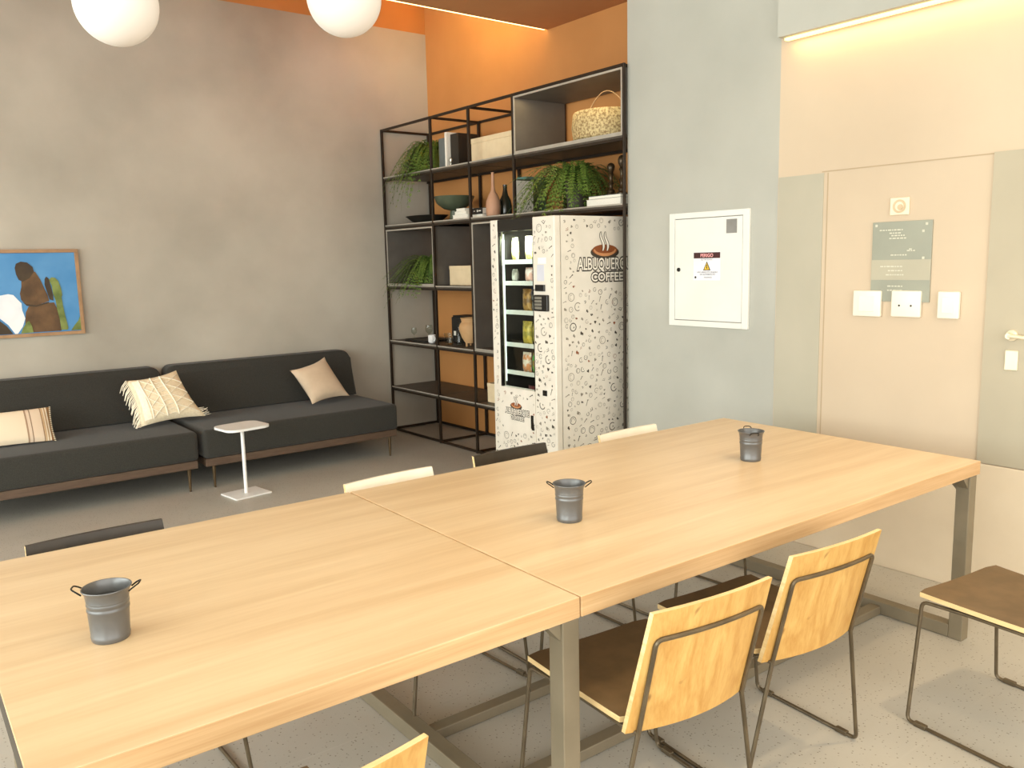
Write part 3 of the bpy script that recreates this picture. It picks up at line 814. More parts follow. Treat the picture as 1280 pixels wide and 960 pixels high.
fern('widest fern, in a grey pot above the vending machine', 4.20, 4.63, Z2, .085, .22, M['potgrey'], .36, 170, .34, bias=(-.18, .08), seed=5, lift=.16, spread=1.05, top=.385)
fern('fern in the grey metal box, lowest of the ferns', 4.19, 6.55, Z3, .07, .12, M['potdark'], .27, 170, .36, bias=(-.42, .42), seed=6, lift=.20, ylim=(6.24, 6.99))

def book(name, label, w, h_, d, m, loc, rz=0, tilt=0, group=None):
    """Upright or lying book: cover with a paper block showing at three sides. w thickness (y), h height (z), d depth (x)."""
    o = thing(name, label, 'book', loc, rz, group)
    b = new_bm(); c = .0025
    box(b, 0, d, 0, c, 0, h_); box(b, 0, d, w - c, w, 0, h_); box(b, 0, c, c, w - c, 0, h_)
    obj('cover', b, m, o)
    obj('page_block', bx(c + .0003, d - .006, c + .0003, w - c - .0003, .003, h_ - .003), M['paper'], o)
    return o
def flat_book(label, y, z, th, ly, lx, m, x, group, rz=0):
    o = thing('book', label, 'book', (x, y, z), rz, group)
    b = new_bm(); c = .0025
    box(b, 0, lx, 0, ly, 0, c); box(b, 0, lx, 0, ly, th - c, th); box(b, lx - c, lx, 0, ly, c, th - c)
    obj('cover', b, m, o)
    obj('page_block', bx(.003, lx - c - .0005, .004, ly - .004, c + .0003, th - c - .0003), M['paper'], o)
    return o
gb = 'upright books on the top shelf'
book('book', 'wide slate grey book upright on the top shelf beside the fern', .11, .25, .19, M['greybook'], (4.06, 6.10, Z1), group=gb)
book('book', 'white spined book upright on the top shelf between grey and black ones', .028, .285, .2, M['paper'], (4.03, 6.045, Z1), group=gb)
book('book', 'black book upright on the top shelf behind the post, next to the beige box', .115, .265, .2, M['blackbook'], (4.06, 5.915, Z1), group=gb)
# little silver figure in front of the books
b = new_bm(); lathe(b, [(0, 0), (.018, 0), (.018, .005), (.006, .01), (.008, .03), (.015, .045), (.012, .065), (0, .072)], 16)
solo('figurine', b, M['silver'], 'tiny silver figurine before the black book on the top shelf', 'figurine', (4.015, 5.965, Z1))
def lid_box(label, x, y0, y1, z, hh, dd, group):
    o = thing('storage_box', label, 'box', (x, (y0 + y1) / 2, z), 0, group)
    w = (y1 - y0) / 2
    obj('body', bx(0, dd, -w + .002, w - .002, 0, hh * .80, bev=.001), M['beige'], o)
    obj('lid', bx(-.002, dd + .002, -w, w, hh * .80 + .0006, hh, bev=.0015), M['beige'], o)
    return o
gbx = 'beige storage boxes on the shelving'
lid_box('long beige storage box on the top shelf beside the books', 4.10, 5.12, 5.79, Z1, .20, .26, gbx)
lid_box('beige storage box on the middle shelf beside the boxed fern', 4.10, 5.80, 6.17, Z3, .165, .26, gbx)
lid_box('beige storage box on the lowest shelf, partly behind the vending machine', 4.06, 5.30, 5.60, Z5, .16, .26, gbx)
# woven basket in the top box
o = thing('basket', 'round woven straw basket with thin handle inside the grey box near the ceiling', 'basket', (4.23, 4.36, 2.3895))
b = new_bm(); lathe(b, [(0, 0), (.19, 0), (.212, .02), (.222, .10), (.212, .19), (.205, .20), (.198, .19), (.206, .10), (.196, .022), (0, .014)], 40)
for v in b.verts:
    v.co.y *= 1.12
obj('body', b, M['basket'], o, True)
b = new_bm(); tube(b, [(0, -.2, .18), (-.01, -.16, .27), (0, -.06, .335), (0, 0.02, .345), (0, .1, .30), (0, .2, .19)], .004, 8, rad=.04)
obj('handle', b, M['clay'], o, True)

# second tier
b = new_bm(); lathe(b, [(0, 0), (.07, 0), (.115, .02), (.158, .062), (.168, .068), (.160, .070), (.11, .030), (0, .012)], 32, oy=1.55)
solo('bowl', b, M['blackcer'], 'low wide black bowl at the wall end of the second shelf', 'bowl', (4.20, 6.66, Z2))
o = thing('footed_bowl', 'olive green footed bowl on the second shelf', 'bowl', (4.16, 6.15, Z2))
b = new_bm(); lathe(b, [(0, .085), (.03, .085), (.09, .10), (.15, .145), (.176, .205), (.170, .205), (.14, .15), (.08, .112), (0, .10)], 32); obj('bowl', b, M['olive'], o, True)
b = new_bm(); lathe(b, [(0, 0), (.062, 0), (.06, .006), (.042, .02), (.038, .084), (0, .0845)], 24); obj('foot', b, M['olive'], o, True)
z = Z2
gf = 'white books stacked on the second shelf'
for k, (th, ly, lab) in enumerate(((.032, .22, 'bottom'), (.026, .17, 'middle'), (.022, .13, 'top'))):
    flat_book('white book, %s of the small stack beside the green footed bowl' % lab, 5.72 + (.22 - ly) * .4, z, th, ly, .15, M['paper'], 3.995, gf); z += th + .0006
flat_book('slim white book lying under the black one beside the pink vase', 5.562, Z2, .024, .15, .16, M['paper'], 4.03, 'books stacked beside the pink vase')
o = thing('book', 'thick black book with pale spine marks lying beside the pink vase', 'book', (4.032, 5.565, Z2 + .0246), 0, 'books stacked beside the pink vase')
b = new_bm(); box(b, 0, .003, 0, .14, 0, .05); box(b, .003, .15, 0, .14, 0, .003); box(b, .003, .15, 0, .14, .047, .05)
obj('cover', b, M['black'], o)
obj('page_block', bx(.0035, .146, .004, .136, .0033, .0467), M['paper'], o)
b = new_bm(); box(b, -.0006, -.0001, .02, .05, .022, .030); box(b, -.0006, -.0001, .06, .075, .018, .034); box(b, -.0006, -.0001, .10, .122, .024, .029)
obj('spine_marks', b, M['whiteink'], o)
b = new_bm(); lathe(b, [(0, 0), (.052, 0), (.056, .01), (.060, .07), (.056, .12), (.038, .165), (.018, .20), (.013, .24), (.0115, .335), (.015, .342), (.008, .342), (.006, .30), (0, .29)], 28)
solo('vase', b, M['pinkcer'], 'dusty pink bottle vase with a long thin neck', 'vase', (4.085, 5.487, Z2))
b = new_bm(); lathe(b, [(0, 0), (.05, 0), (.053, .01), (.055, .08), (.045, .13), (.025, .17), (.017, .21), (.018, .25), (.012, .25), (.010, .2), (0, .19)], 28)
solo('bottle', b, M['darkglass'], 'dark glass bottle behind the pink vase', 'bottle', (4.20, 5.48, Z2))
gt = 'upright books beside the second post'
book('book', 'teal covered book standing behind the dark bottle', .12, .30, .2, M['teal'], (4.26, 5.28, Z2), group=gt)
book('book', 'slim dark green book standing next to the teal one', .05, .27, .2, M['olive'], (4.12, 5.215, Z2), group=gt)
book('book', 'narrow white book by the post, above the vending machine edge', .026, .25, .18, M['paper'], (4.04, 5.15, Z2), group=gt)
flat_book('white book with bright pages under the candlesticks', 4.005, Z2, .045, .33, .2, M['paper'], 4.02, 'books under the candlesticks')
flat_book('grey covered book directly under the dark candlesticks', 4.01, Z2 + .0456, .022, .31, .19, M['greybook'], 4.025, 'books under the candlesticks')
def candlestick(label, y, hgt):
    s = hgt / .24
    b = new_bm(); lathe(b, [(0, 0), (.036, 0), (.036, .01 * s), (.022, .02 * s), (.026, .035 * s), (.014, .05 * s), (.012, .075 * s), (.020, .09 * s), (.012, .105 * s), (.013, .14 * s), (.020, .155 * s), (.013, .168 * s), (.024, .19 * s), (.027, .215 * s), (.019, .232 * s), (.008, .24 * s), (0, .235 * s)], 24)
    solo('candlestick', b, M['bronze'], label, 'candlestick', (4.11, y, Z2 + .0684), 0, 'candlesticks on the books')
candlestick('dark turned candlestick with a round top, closer to the fern', 4.185, .215)
candlestick('taller dark turned candlestick at the shelf end by the grey wall', 4.082, .255)
# boxed tier
book('book', 'slim pale book upright beside the boxed fern', .022, .25, .17, M['silver'], (4.035, 6.245, Z3 + .0125))
# glass tier
o = thing('tray', 'flat dark tray under the small glasses on the lower shelf', 'tray', (4.16, 6.70, Z4), 0)
b = new_bm(); box(b, -.13, .13, -.20, .16, 0, .006, bev=.002)
obj('base', b, M['blackcer'], o)
b = new_bm(); tube(b, [(-.13, -.20, .010), (.13, -.20, .010), (.13, .16, .010), (-.13, .16, .010)], .004, 8, closed=True, rad=.02); obj('rim', b, M['blackcer'], o, True)
def stemglass(label, x, y, z, s):
    o = thing('stemmed_glass', label, 'glass', (x, y, z), 0, 'small stemmed glasses on the tray')
    b = new_bm(); lathe(b, [(.008, .055), (.03, .08), (.034, .105), (.030, .135), (.029, .135), (.033, .105), (.029, .081), (.006, .057)], 24); b.transform(Matrix.Scale(s, 4)); obj('bowl', b, M['clearglass'], o, True)
    b = new_bm(); lathe(b, [(0, 0), (.028, 0), (.026, .003), (.004, .007), (.0035, .05), (.010, .056), (0, .056)], 24); b.transform(Matrix.Scale(s, 4)); obj('stem', b, M['clearglass'], o, True)
stemglass('small stemmed glass at the wall end of the dark tray', 4.10, 6.80, Z4 + .0065, .8)
stemglass('taller stemmed glass at the inner end of the dark tray', 4.14, 6.60, Z4 + .0065, 1.05)
o = thing('mug', 'small white mug beside the dark tray on the lower shelf', 'mug', (4.07, 6.445, Z4), 0)
b = new_bm(); lathe(b, [(0, 0), (.026, 0), (.034, .01), (.035, .07), (.032, .07), (.031, .012), (0, .008)], 24); obj('body', b, M['white'], o, True)
b = new_bm(); tube(b, [(0, -.034, .058), (0, -.055, .05), (0, -.055, .025), (0, -.034, .018)], .004, 8, rad=.012); obj('handle', b, M['white'], o, True)
o = thing('coffee_maker', 'black boxy coffee maker with pale label on the lower shelf', 'coffee maker', (4.26, 6.22, Z4), 0)
b = bx(-.02, .15, -.135, .155, 0, .225, bev=.006); obj('body', b, M['black'], o)
obj('lid', bx(-.015, .145, -.12, .14, .2256, .24, bev=.004), M['black'], o)
obj('label_sticker', bx(-.0212, -.0203, .085, .12, .06, .10), M['paper'], o)
b = new_bm(); lathe(b, [(0, 0), (.036, 0), (.044, .10), (.042, .10), (.034, .005), (0, .005)], 24)
solo('tumbler', b, M['clearglass'], 'clear tumbler in front of the black coffee maker', 'glass', (4.08, 6.18, Z4))
b = new_bm(); lathe(b, [(0, 0), (.03, 0), (.032, .09), (.018, .13), (.014, .20), (.02, .21), (.018, .21), (.012, .2), (.016, .13), (.03, .088), (.028, .004), (0, .004)], 24)
solo('carafe', b, M['clearglass'], 'slim glass carafe between the coffee maker and the clay jar', 'carafe', (4.10, 6.045, Z4))
o = thing('clay_jar', 'sand coloured clay jar with two ears on a small foot', 'jar', (4.12, 5.90, Z4), 0)
b = new_bm(); lathe(b, [(0, .03), (.05, .03), (.078, .075), (.098, .135), (.102, .165), (.090, .195), (.078, .21), (.084, .235), (.088, .245), (.080, .245), (.070, .21), (.085, .165), (0, .05)], 32); obj('body', b, M['clay'], o, True)
for k in range(3):
    b = new_bm(); a = k * 2 * PI / 3 + PI; box(b, .045 * math.cos(a) - .008, .045 * math.cos(a) + .008, .045 * math.sin(a) - .008, .045 * math.sin(a) + .008, 0, .034, bev=.002)
    obj('foot', b, M['clay'], o)
for s in (-1, 1):
    b = new_bm(); tube(b, [(0, s * .085, .205), (0, s * .122, .20), (0, s * .125, .17), (0, s * .096, .155)], .008, 8, rad=.012); obj('handle', b, M['clay'], o, True)
b = new_bm(); lathe(b, [(0, 0), (.022, 0), (.024, .012), (.016, .05), (.018, .06), (0, .06)], 20)
solo('stopper', b, M['white'], 'small white stopper jar behind the clay jar', 'jar', (4.30, 5.80, Z4))

# ------------------------------------------------------------------ vending machine
VX0, VX1, VY0, VY1, VH = 3.50, 4.30, 4.07, 4.745, 1.865
t = thing('vending_machine', 'white vending machine wrapped in coffee drawings, standing in the alcove', 'vending machine', (VX0, VY0, 0))
def vp(name, b, m, smooth=False, parent=None):
    b.transform(Matrix.Translation((-VX0, -VY0, 0))); return obj(name, b, m, parent or t, smooth)
b = new_bm()                                            # cabinet shell behind the front
box(b, VX0 + .055, VX1, VY0, VY0 + .02, .03, VH); box(b, VX0 + .055, VX1, VY1 - .02, VY1, .03, VH)
box(b, VX0 + .055, VX1, VY0 + .02, VY1 - .02, VH - .02, VH); box(b, VX1 - .02, VX1, VY0 + .02, VY1 - .02, .03, VH - .02)
box(b, VX0 + .055, VX1 - .02, VY0 + .02, VY1 - .02, .03, .60)
vp('cabinet', b, M['vend'])
b = new_bm()                                            # front door around the window
W0, W1, WZ0, WZ1 = 4.288, 4.668, .725, 1.862
box(b, VX0, VX0 + .05, VY0, W0, .03, VH, bev=.006); box(b, VX0, VX0 + .05, W1, VY1, .03, VH, bev=.004)
box(b, VX0, VX0 + .05, W0 + .0003, W1 - .0003, .03, WZ0)
vp('door', b, M['vend'])
vp('header', bx(VX0 + .004, VX0 + .05, W0 + .0005, W1 - .0005, 1.785, VH - .002), M['blackgloss'])
b = new_bm()
box(b, VX0 + .006, VX0 + .03, W0 + .0005, W0 + .012, WZ0 + .0005, 1.7845); box(b, VX0 + .006, VX0 + .03, W1 - .012, W1 - .0005, WZ0 + .0005, 1.7845)
vp('window_frame', b, M['blackgloss'])
vp('window_glass', bx(VX0 + .012, VX0 + .016, W0 + .0125, W1 - .0125, WZ0 + .001, 1.784), M['clearglass'])
b = new_bm(); box(b, VX0 + .50, VX0 + .51, VY0 + .021, VY1 - .021, .601, VH - .021); box(b, VX0 + .06, VX0 + .5, VY0 + .16, VY0 + .17, .601, VH - .021); box(b, VX0 + .06, VX0 + .5, VY1 - .03, VY1 - .0205, .601, VH - .021)
vp('interior_lining', b, M['interior'])
trays = [1.60, 1.455, 1.255, 1.03, .835]
for z in trays:
    b = new_bm(); box(b, VX0 + .095, VX0 + .49, VY0 + .175, VY1 - .032, z - .02, z - .014)
    o = vp('tray', b, M['interior'])
    b = new_bm(); box(b, VX0 + .088, VX0 + .094, VY0 + .175, VY1 - .032, z - .034, z - .004)
    vp('tray_front', b, M['traywhite'], parent=o)
vp('lamp', bx(VX0 + .06, VX0 + .08, VY1 - .05, VY1 - .035, .75, 1.77), emis('machine_lamp', (.86, 1.0, .94), 1.5))
vp('display_sticker', bx(VX0 - .0015, VX0 - .0002, 4.155, 4.236, 1.565, 1.605), M['display'])
vp('notice_sticker', bx(VX0 - .0012, VX0 - .0002, 4.175, 4.245, 1.455, 1.56), M['lilac'])
vp('coin_slot', bx(VX0 - .012, VX0 - .0002, 4.165, 4.258, 1.390, 1.432, bev=.003), M['blackgloss'])
o = vp('card_reader', bx(VX0 - .02, VX0 - .0002, 4.128, 4.262, 1.262, 1.367, bev=.004), M['blackgloss'])
b = new_bm()
for k in range(4): box(b, VX0 - .0225, VX0 - .0203, 4.18, 4.25, 1.275 + k * .0215, 1.291 + k * .0215, bev=.001)
vp('keypad', b, M['keygrey'], parent=o)
vp('coin_return', bx(VX0 - .006, VX0 - .0002, 4.163, 4.205, .708, .745, bev=.002), M['blackgloss'])
b = new_bm(); tube(b, [(VX0 - .001, 4.275, 1.40), (VX0 - .02, 4.285, 1.385), (VX0 - .02, 4.28, 1.33), (VX0 - .001, 4.27, 1.31)], .0035, 8, rad=.02)
vp('cable', b, M['blackgloss'], True)
b = new_bm(); box(b, VX0 - .008, VX0 - .0003, 4.31, 4.33, .47, .56); prism(b, [(VX0 - .001, 4.325, .46), (VX0 - .001, 4.30, .46), (VX0 - .001, 4.318, .56)], (-.006, 0, 0))
vp('flap_handle', b, M['blackgloss'])
vp('plinth', bx(VX0 + .03, VX1 - .03, VY0 + .02, VY1 - .02, 0, .0295), M['blackgloss'])

# printed doodles on the wrap
rd = random.Random(21)
def ring(o_, u, v, cx, cy, r0, r1, a0, a1, n, ysq=1.0):
    A = []
    for k in range(n + 1):
        a = a0 + (a1 - a0) * k / n
        A.append((cx + r1 * math.cos(a), cy + ysq * r1 * math.sin(a), cx + r0 * math.cos(a), cy + ysq * r0 * math.sin(a)))
    return A
def doodles(bm, to3, w, h_, n, avoid):
    placed = []; tries = 0
    while len(placed) < n and tries < n * 40:
        tries += 1
        x, y = rd.uniform(.015, w - .015), rd.uniform(.02, h_ - .02)
        s = rd.choice([.012, .015, .018, .02, .024, .032])
        if any((x - a) ** 2 + (y - c_) ** 2 < (s + q) ** 2 * 1.15 for a, c_, q in placed): continue
        if x < s or x > w - s or y < s or y > h_ - s: continue
        if any(a0 < x + s and x - s < a1 and c0 < y + s and y - s < c1 for a0, a1, c0, c1 in avoid): continue
        placed.append((x, y, s))
        rot = rd.uniform(-.7, .7); mi = 0 if rd.random() < .62 else 1
        if rd.random() < .05: mi = 2
        ca, sa = math.cos(rot), math.sin(rot)
        def P(a, c_): return to3(x + a * ca - c_ * sa, y + a * sa + c_ * ca)
        def arc(cx, cy, r0, r1, a0, a1, k, sq=1.0):
            A = ring(None, 0, 0, cx, cy, r0, r1, a0, a1, k, sq)
            for p, q in zip(A, A[1:]):
                poly(bm, [P(p[0], p[1]), P(q[0], q[1]), P(q[2], q[3]), P(p[2], p[3])], mi)
        def disc(cx, cy, rx, ry, k=10):
            poly(bm, [P(cx + rx * math.cos(2 * PI * i / k), cy + ry * math.sin(2 * PI * i / k)) for i in range(k)], mi)
        def bar(x0, y0, x1, y1, w_):
            dx, dy = x1 - x0, y1 - y0; L = math.hypot(dx, dy) or 1; nx_, ny_ = -dy / L * w_, dx / L * w_
            poly(bm, [P(x0 + nx_, y0 + ny_), P(x1 + nx_, y1 + ny_), P(x1 - nx_, y1 - ny_), P(x0 - nx_, y0 - ny_)], mi)
        k = rd.randrange(8)
        if s > .03: k = rd.choice([0, 1])
        if k == 0: arc(0, 0, s * .72, s * .9, rd.uniform(0, 2), rd.uniform(5, 7.5), 14); disc(s * .2, 0, s * .12, s * .2)
        elif k == 1: arc(0, 0, s * .74, s * .86, 0, 2 * PI, 16); arc(0, 0, s * .40, s * .48, .5, 4.2, 10)
        elif k == 2: disc(-s * .22, s * .1, s * .32, s * .5); disc(s * .3, -s * .15, s * .22, s * .42)
        elif k == 3:                                                   # cup
            poly(bm, [P(-s * .6, s * .3), P(-s * .4, -s * .5), P(s * .3, -s * .5), P(s * .5, s * .3)], mi); arc(s * .55, -.05 * s, s * .18, s * .32, -1.6, 1.6, 6)
        elif k == 4: bar(-s * .6, -s * .6, s * .5, s * .7, s * .12); disc(s * .5, s * .65, s * .28, s * .2)   # spoon
        elif k == 5:                                                   # heart
            poly(bm, [P(0, -s * .7), P(s * .6, s * .1), P(s * .45, s * .5), P(s * .15, s * .5), P(0, s * .25), P(-s * .15, s * .5), P(-s * .45, s * .5), P(-s * .6, s * .1)], mi)
        elif k == 6: arc(-s * .2, 0, s * .45, s * .6, -1.2, 1.2, 7); arc(s * .25, 0, s * .4, s * .55, -1.2, 1.2, 7)
        else: bar(-s * .7, -s * .4, s * .6, -s * .4, s * .09); bar(s * .55, -s * .4, s * .55, s * .6, s * .09); disc(-s * .1, s * .15, s * .2, s * .16)
b = new_bm()
doodles(b, lambda u, v: (VX0 + .06 + u, VY0 - .0008, .03 + v), .735, 1.83, 430, [(.125, .70, 1.375, 1.74)])
vp('side_print', b, [M['ink'], M['ink2'], M['brownink']])
b = new_bm()
doodles(b, lambda u, v: (VX0 - .0008, W0 - u, .03 + v), .21, 1.83, 130, [(0, .17, 1.22, 1.58), (.07, .14, .66, .73)])
doodles(b, lambda u, v: (VX0 - .0008, VY1 - .004 - u, .03 + v), .07, 1.83, 45, [])
doodles(b, lambda u, v: (VX0 - .0008, W1 - .002 - u, .03 + v), .375, .68, 95, [(.03, .34, .40, .62)])
vp('front_print', b, [M['ink'], M['ink2'], M['brownink']])
def logo(ax, az, xdir, nrm, k, tag_, wtext):
    """Cup logo and two lines of lettering; ax, az are the plane's point at the text baseline centre."""
    X = Vector(xdir); Nn = Vector(nrm); Zv = Vector((0, 0, 1))
    O_ = Vector(ax) - Vector((VX0, VY0, 0))
    def P(u, v, d): return O_ + X * (u * .76 * k - .02 * k) + Zv * ((v * .80 - .035) * k) + Nn * d
    b = new_bm()
    # soft dark halo under the lettering and saucer
    A = [(.17 * math.cos(a), .195 + .055 * math.sin(a)) for a in [2 * PI * i / 28 for i in range(28)]]
    poly(b, [P(u - .0, v - .012, .0012) for u, v in A], 0)
    # saucer ring, tan crescent
    for q in range(20):
        a0, a1 = PI + PI * q / 20, PI + PI * (q + 1) / 20
        poly(b, [P(.135 * math.cos(a0), .205 + .055 * math.sin(a0), .0018), P(.135 * math.cos(a1), .205 + .055 * math.sin(a1), .0018), P(.118 * math.cos(a1), .208 + .034 * math.sin(a1), .0018), P(.118 * math.cos(a0), .208 + .034 * math.sin(a0), .0018)], 1)
    poly(b, [P(.150 * math.cos(2 * PI * i / 28), .200 + .046 * math.sin(2 * PI * i / 28), .0015) for i in range(28)], 2)
    # steam
    for s in (-1, 1):
        L = []
        for q in range(13):
            v = q / 12; L.append((s * .026 - .008 + .018 * math.sin(v * PI * 1.6 + .4), .195 + .155 * v, .020 * math.sin(PI * min(1, v * .9 + .1)) ** .7 * .62))
        for p, q in zip(L, L[1:]):
            poly(b, [P(p[0] - p[2] - .007, p[1], .002), P(p[0] + p[2] + .007, p[1], .002), P(q[0] + q[2] + .007, q[1], .002), P(q[0] - q[2] - .007, q[1], .002)], 0)
            poly(b, [P(p[0] - p[2], p[1], .0026), P(p[0] + p[2], p[1], .0026), P(q[0] + q[2], q[1], .0026), P(q[0] - q[2], q[1], .0026)], 3)
    o = obj('cup_emblem', b, [M['ink'], M['tanink'], M['brownink'], M['whiteink']], t)
    for body, dv, sz, sxx in (('ALBUQUERQUE', .0, .107, .53), ('COFFEE', -.076, .080, .29)):
        pos = O_ + Zv * (dv * k)
        text_mesh('lettering_shadow', body, sz * k, M['ink'], t, pos + Nn * .0012, xdir, (0, 0, 1), offset=.010 * k, extrude=.0002, fit=(sxx + .012) * k)
        text_mesh('lettering', body, sz * k, M['whiteink'] if wtext else M['lilac'], t, pos + Nn * .0022, xdir, (0, 0, 1), offset=.0015 * k, extrude=.0002, fit=sxx * k)
logo((3.955, VY0, 1.518), None, (1, 0, 0), (0, -1, 0), 1.0, 'side', True) if False else None
logo((3.957, VY0, 1.520), 0, (1, 0, 0), (0, -1, 0), 1.0, 'side', True)
logo((VX0, 4.487, .545), 0, (0, -1, 0), (-1, 0, 0), .50, 'front', True)

# snacks behind the glass
def snack_bag(label, y, z, w, hh, col, col2, xd=0.0, lean=0.0):
    m = MATS.get('foil_%d_%d_%d' % col) or mat('foil_%d_%d_%d' % col, rgb(*col), .35, .1, rgb(*col2), scale=26, ramp=(.45, .55))
    b = new_bm(); n, k = 8, 8
    x = VX0 + .13 + xd
    F, B = [], []
    for j in range(k + 1):
        v = j / k; fr, br = [], []
        for i in range(n + 1):
            u = i / n * 2 - 1
            puff = .026 * (1 - u * u) ** .6 * (1 - (2 * v - 1) ** 4)
            yy = u * w / 2 * (1 - .06 * (1 - (2 * v - 1) ** 2)); zz = v * hh
            fr.append(b.verts.new((-puff - .001 + lean * v, yy, zz))); br.append(b.verts.new((puff + .001 + lean * v, yy, zz)))
        F.append(fr); B.append(br)
    for j in range(k):
        for i in range(n):
            b.faces.new((F[j][i], F[j][i + 1], F[j + 1][i + 1], F[j + 1][i])); b.faces.new((B[j][i], B[j + 1][i], B[j + 1][i + 1], B[j][i + 1]))
        for i in (0, n): b.faces.new((F[j][i], F[j + 1][i], B[j + 1][i], B[j][i]))
    for i in range(n):
        for j in (0, k): b.faces.new((F[j][i], F[j][i + 1], B[j][i + 1], B[j][i]))
    solo('snack_bag', b, m, label, 'snack', (x, y, z), 0, 'snacks in the vending machine')
def z_on(i): return trays[i] - .0135
snack_bag('tall pale yellow snack bag, top row right in the vending machine', 4.470, z_on(0), .10, .165, (250, 240, 150), (255, 255, 230))
snack_bag('yellow snack bag, top row left in the vending machine', 4.635, z_on(0), .06, .16, (240, 228, 120), (250, 250, 220))
snack_bag('pink and white snack bag, second row right in the vending machine', 4.480, z_on(1), .085, .10, (240, 190, 170), (255, 244, 236))
snack_bag('white snack bag, second row left in the vending machine', 4.640, z_on(1), .05, .09, (220, 222, 210), (150, 150, 140))
snack_bag('golden brown snack bag, third row in the vending machine', 4.510, z_on(2), .095, .155, (176, 134, 62), (120, 88, 44))
snack_bag('silver grey snack bag, third row right in the vending machine', 4.415, z_on(2), .07, .13, (150, 156, 152), (90, 92, 90))
snack_bag('yellow snack bag, fourth row in the vending machine', 4.515, z_on(3), .10, .16, (206, 182, 70), (160, 150, 60))
snack_bag('lemon yellow snack bag, fourth row right in the vending machine', 4.415, z_on(3), .07, .165, (222, 208, 96), (176, 158, 62))
snack_bag('orange and white snack bag, fifth row in the vending machine', 4.525, z_on(4), .09, .14, (214, 140, 84), (230, 220, 200))
snack_bag('green snack bag, fifth row right in the vending machine', 4.425, z_on(4), .075, .14, (60, 168, 74), (150, 120, 60))
snack_bag('dark red snack bag, bottom of the vending machine', 4.455, .602, .13, .13, (120, 54, 52), (90, 40, 42))

# ------------------------------------------------------------------ electrical panel
t = thing('electrical_panel', 'white electrical panel with warning label on the grey wall', 'electrical panel', (WX, 3.2655, 1.5105))
def ep(name, b, m, parent=None, smooth=False):
    b.transform(Matrix.Translation((-WX, -3.2655, -1.5105))); return obj(name, b, m, parent or t, smooth)
b = new_bm(); y0, y1, z0, z1 = 2.972, 3.559, 1.171, 1.850; w = .042
box(b, WX - .018, WX - .0003, y0, y0 + w, z0, z1, bev=.002); box(b, WX - .018, WX - .0003, y1 - w, y1, z0, z1, bev=.002)
box(b, WX - .018, WX - .0003, y0 + w, y1 - w, z1 - w + .008, z1, bev=.002); box(b, WX - .018, WX - .0003, y0 + w, y1 - w, z0, z0 + w - .008, bev=.002)
ep('frame', b, M['panelwhite'])
ep('backing', bx(WX - .006, WX - .0004, y0 + w, y1 - w, z0 + w - .008, z1 - w + .008), M['ventgrey'])
d = ep('door', bx(WX - .016, WX - .0065, y0 + w + .003, y1 - w - .003, z0 + w - .004, z1 - w + .004, bev=.0015), M['panelwhite'])
b = new_bm(); lathe(b, [(0, 0), (.012, 0), (.012, .006), (.007, .007), (.007, .004), (0, .004)], 24); b.transform(Matrix.Translation((WX - .0162, 3.482, 1.512)) @ Matrix.Rotation(-PI / 2, 4, 'Y'))
ep('lock', b, M['blackgloss'], d, True)
ep('vent', bx(WX - .0185, WX - .0162, 3.055, 3.128, 1.718, 1.797), M['ventgrey'], d)
lab = ep('warning_label', bx(WX - .0169, WX - .0162, 3.168, 3.368, 1.448, 1.615), M['label'], d)
ep('label_header', bx(WX - .0176, WX - .0170, 3.170, 3.366, 1.578, 1.612), M['labelred'], lab) if False else None
b = bx(WX - .0176, WX - .0170, 3.170, 3.366, 1.578, 1.612)
ep('label_header', b, M['labelred'], d)
b = new_bm(); prism(b, [(WX - .0175, 3.267, 1.560), (WX - .0175, 3.294, 1.507), (WX - .0175, 3.240, 1.507)], (.0005, 0, 0))
ep('warning_triangle', b, M['black'], d)
b = new_bm(); prism(b, [(WX - .0181, 3.267, 1.551), (WX - .0181, 3.286, 1.511), (WX - .0181, 3.248, 1.511)], (.0005, 0, 0))
prism(b, [(WX - .0186, 3.270, 1.541), (WX - .0186, 3.270, 1.520), (WX - .0186, 3.263, 1.514), (WX - .0186, 3.265, 1.541)], (.0004, 0, 0), 1)
ep('warning_bolt', b, [M['yellow'], M['black']], d)
def eptext(body, y, z, sz, m, off=0):
    o = text_mesh('label_text', body, sz, m, d, (-.0179, y - 3.2655, z - 1.5105), (0, -1, 0), (0, 0, 1), offset=off, extrude=.0001)
    return o
eptext('PERIGO', 3.268, 1.5855, .028, M['labelpink'], .0006)
eptext('ELETRICIDADE', 3.268, 1.566, .013, M['textgrey'])
eptext('NÃO ABRIR ESTE QUADRO', 3.262, 1.492, .0125, M['textgrey'])
eptext('SEM AUTORIZAÇÃO', 3.262, 1.479, .0125, M['textgrey'])
eptext('manutenção', 3.258, 1.463, .012, M['textgrey'])
b = new_bm(); lathe(b, [(0, 0), (.007, 0), (.007, .0006), (0, .0006)], 16); b.transform(Matrix.Translation((WX - .0171, 3.352, 1.466)) @ Matrix.Rotation(-PI / 2, 4, 'Y'))
ep('label_mark', b, M['black'], d)

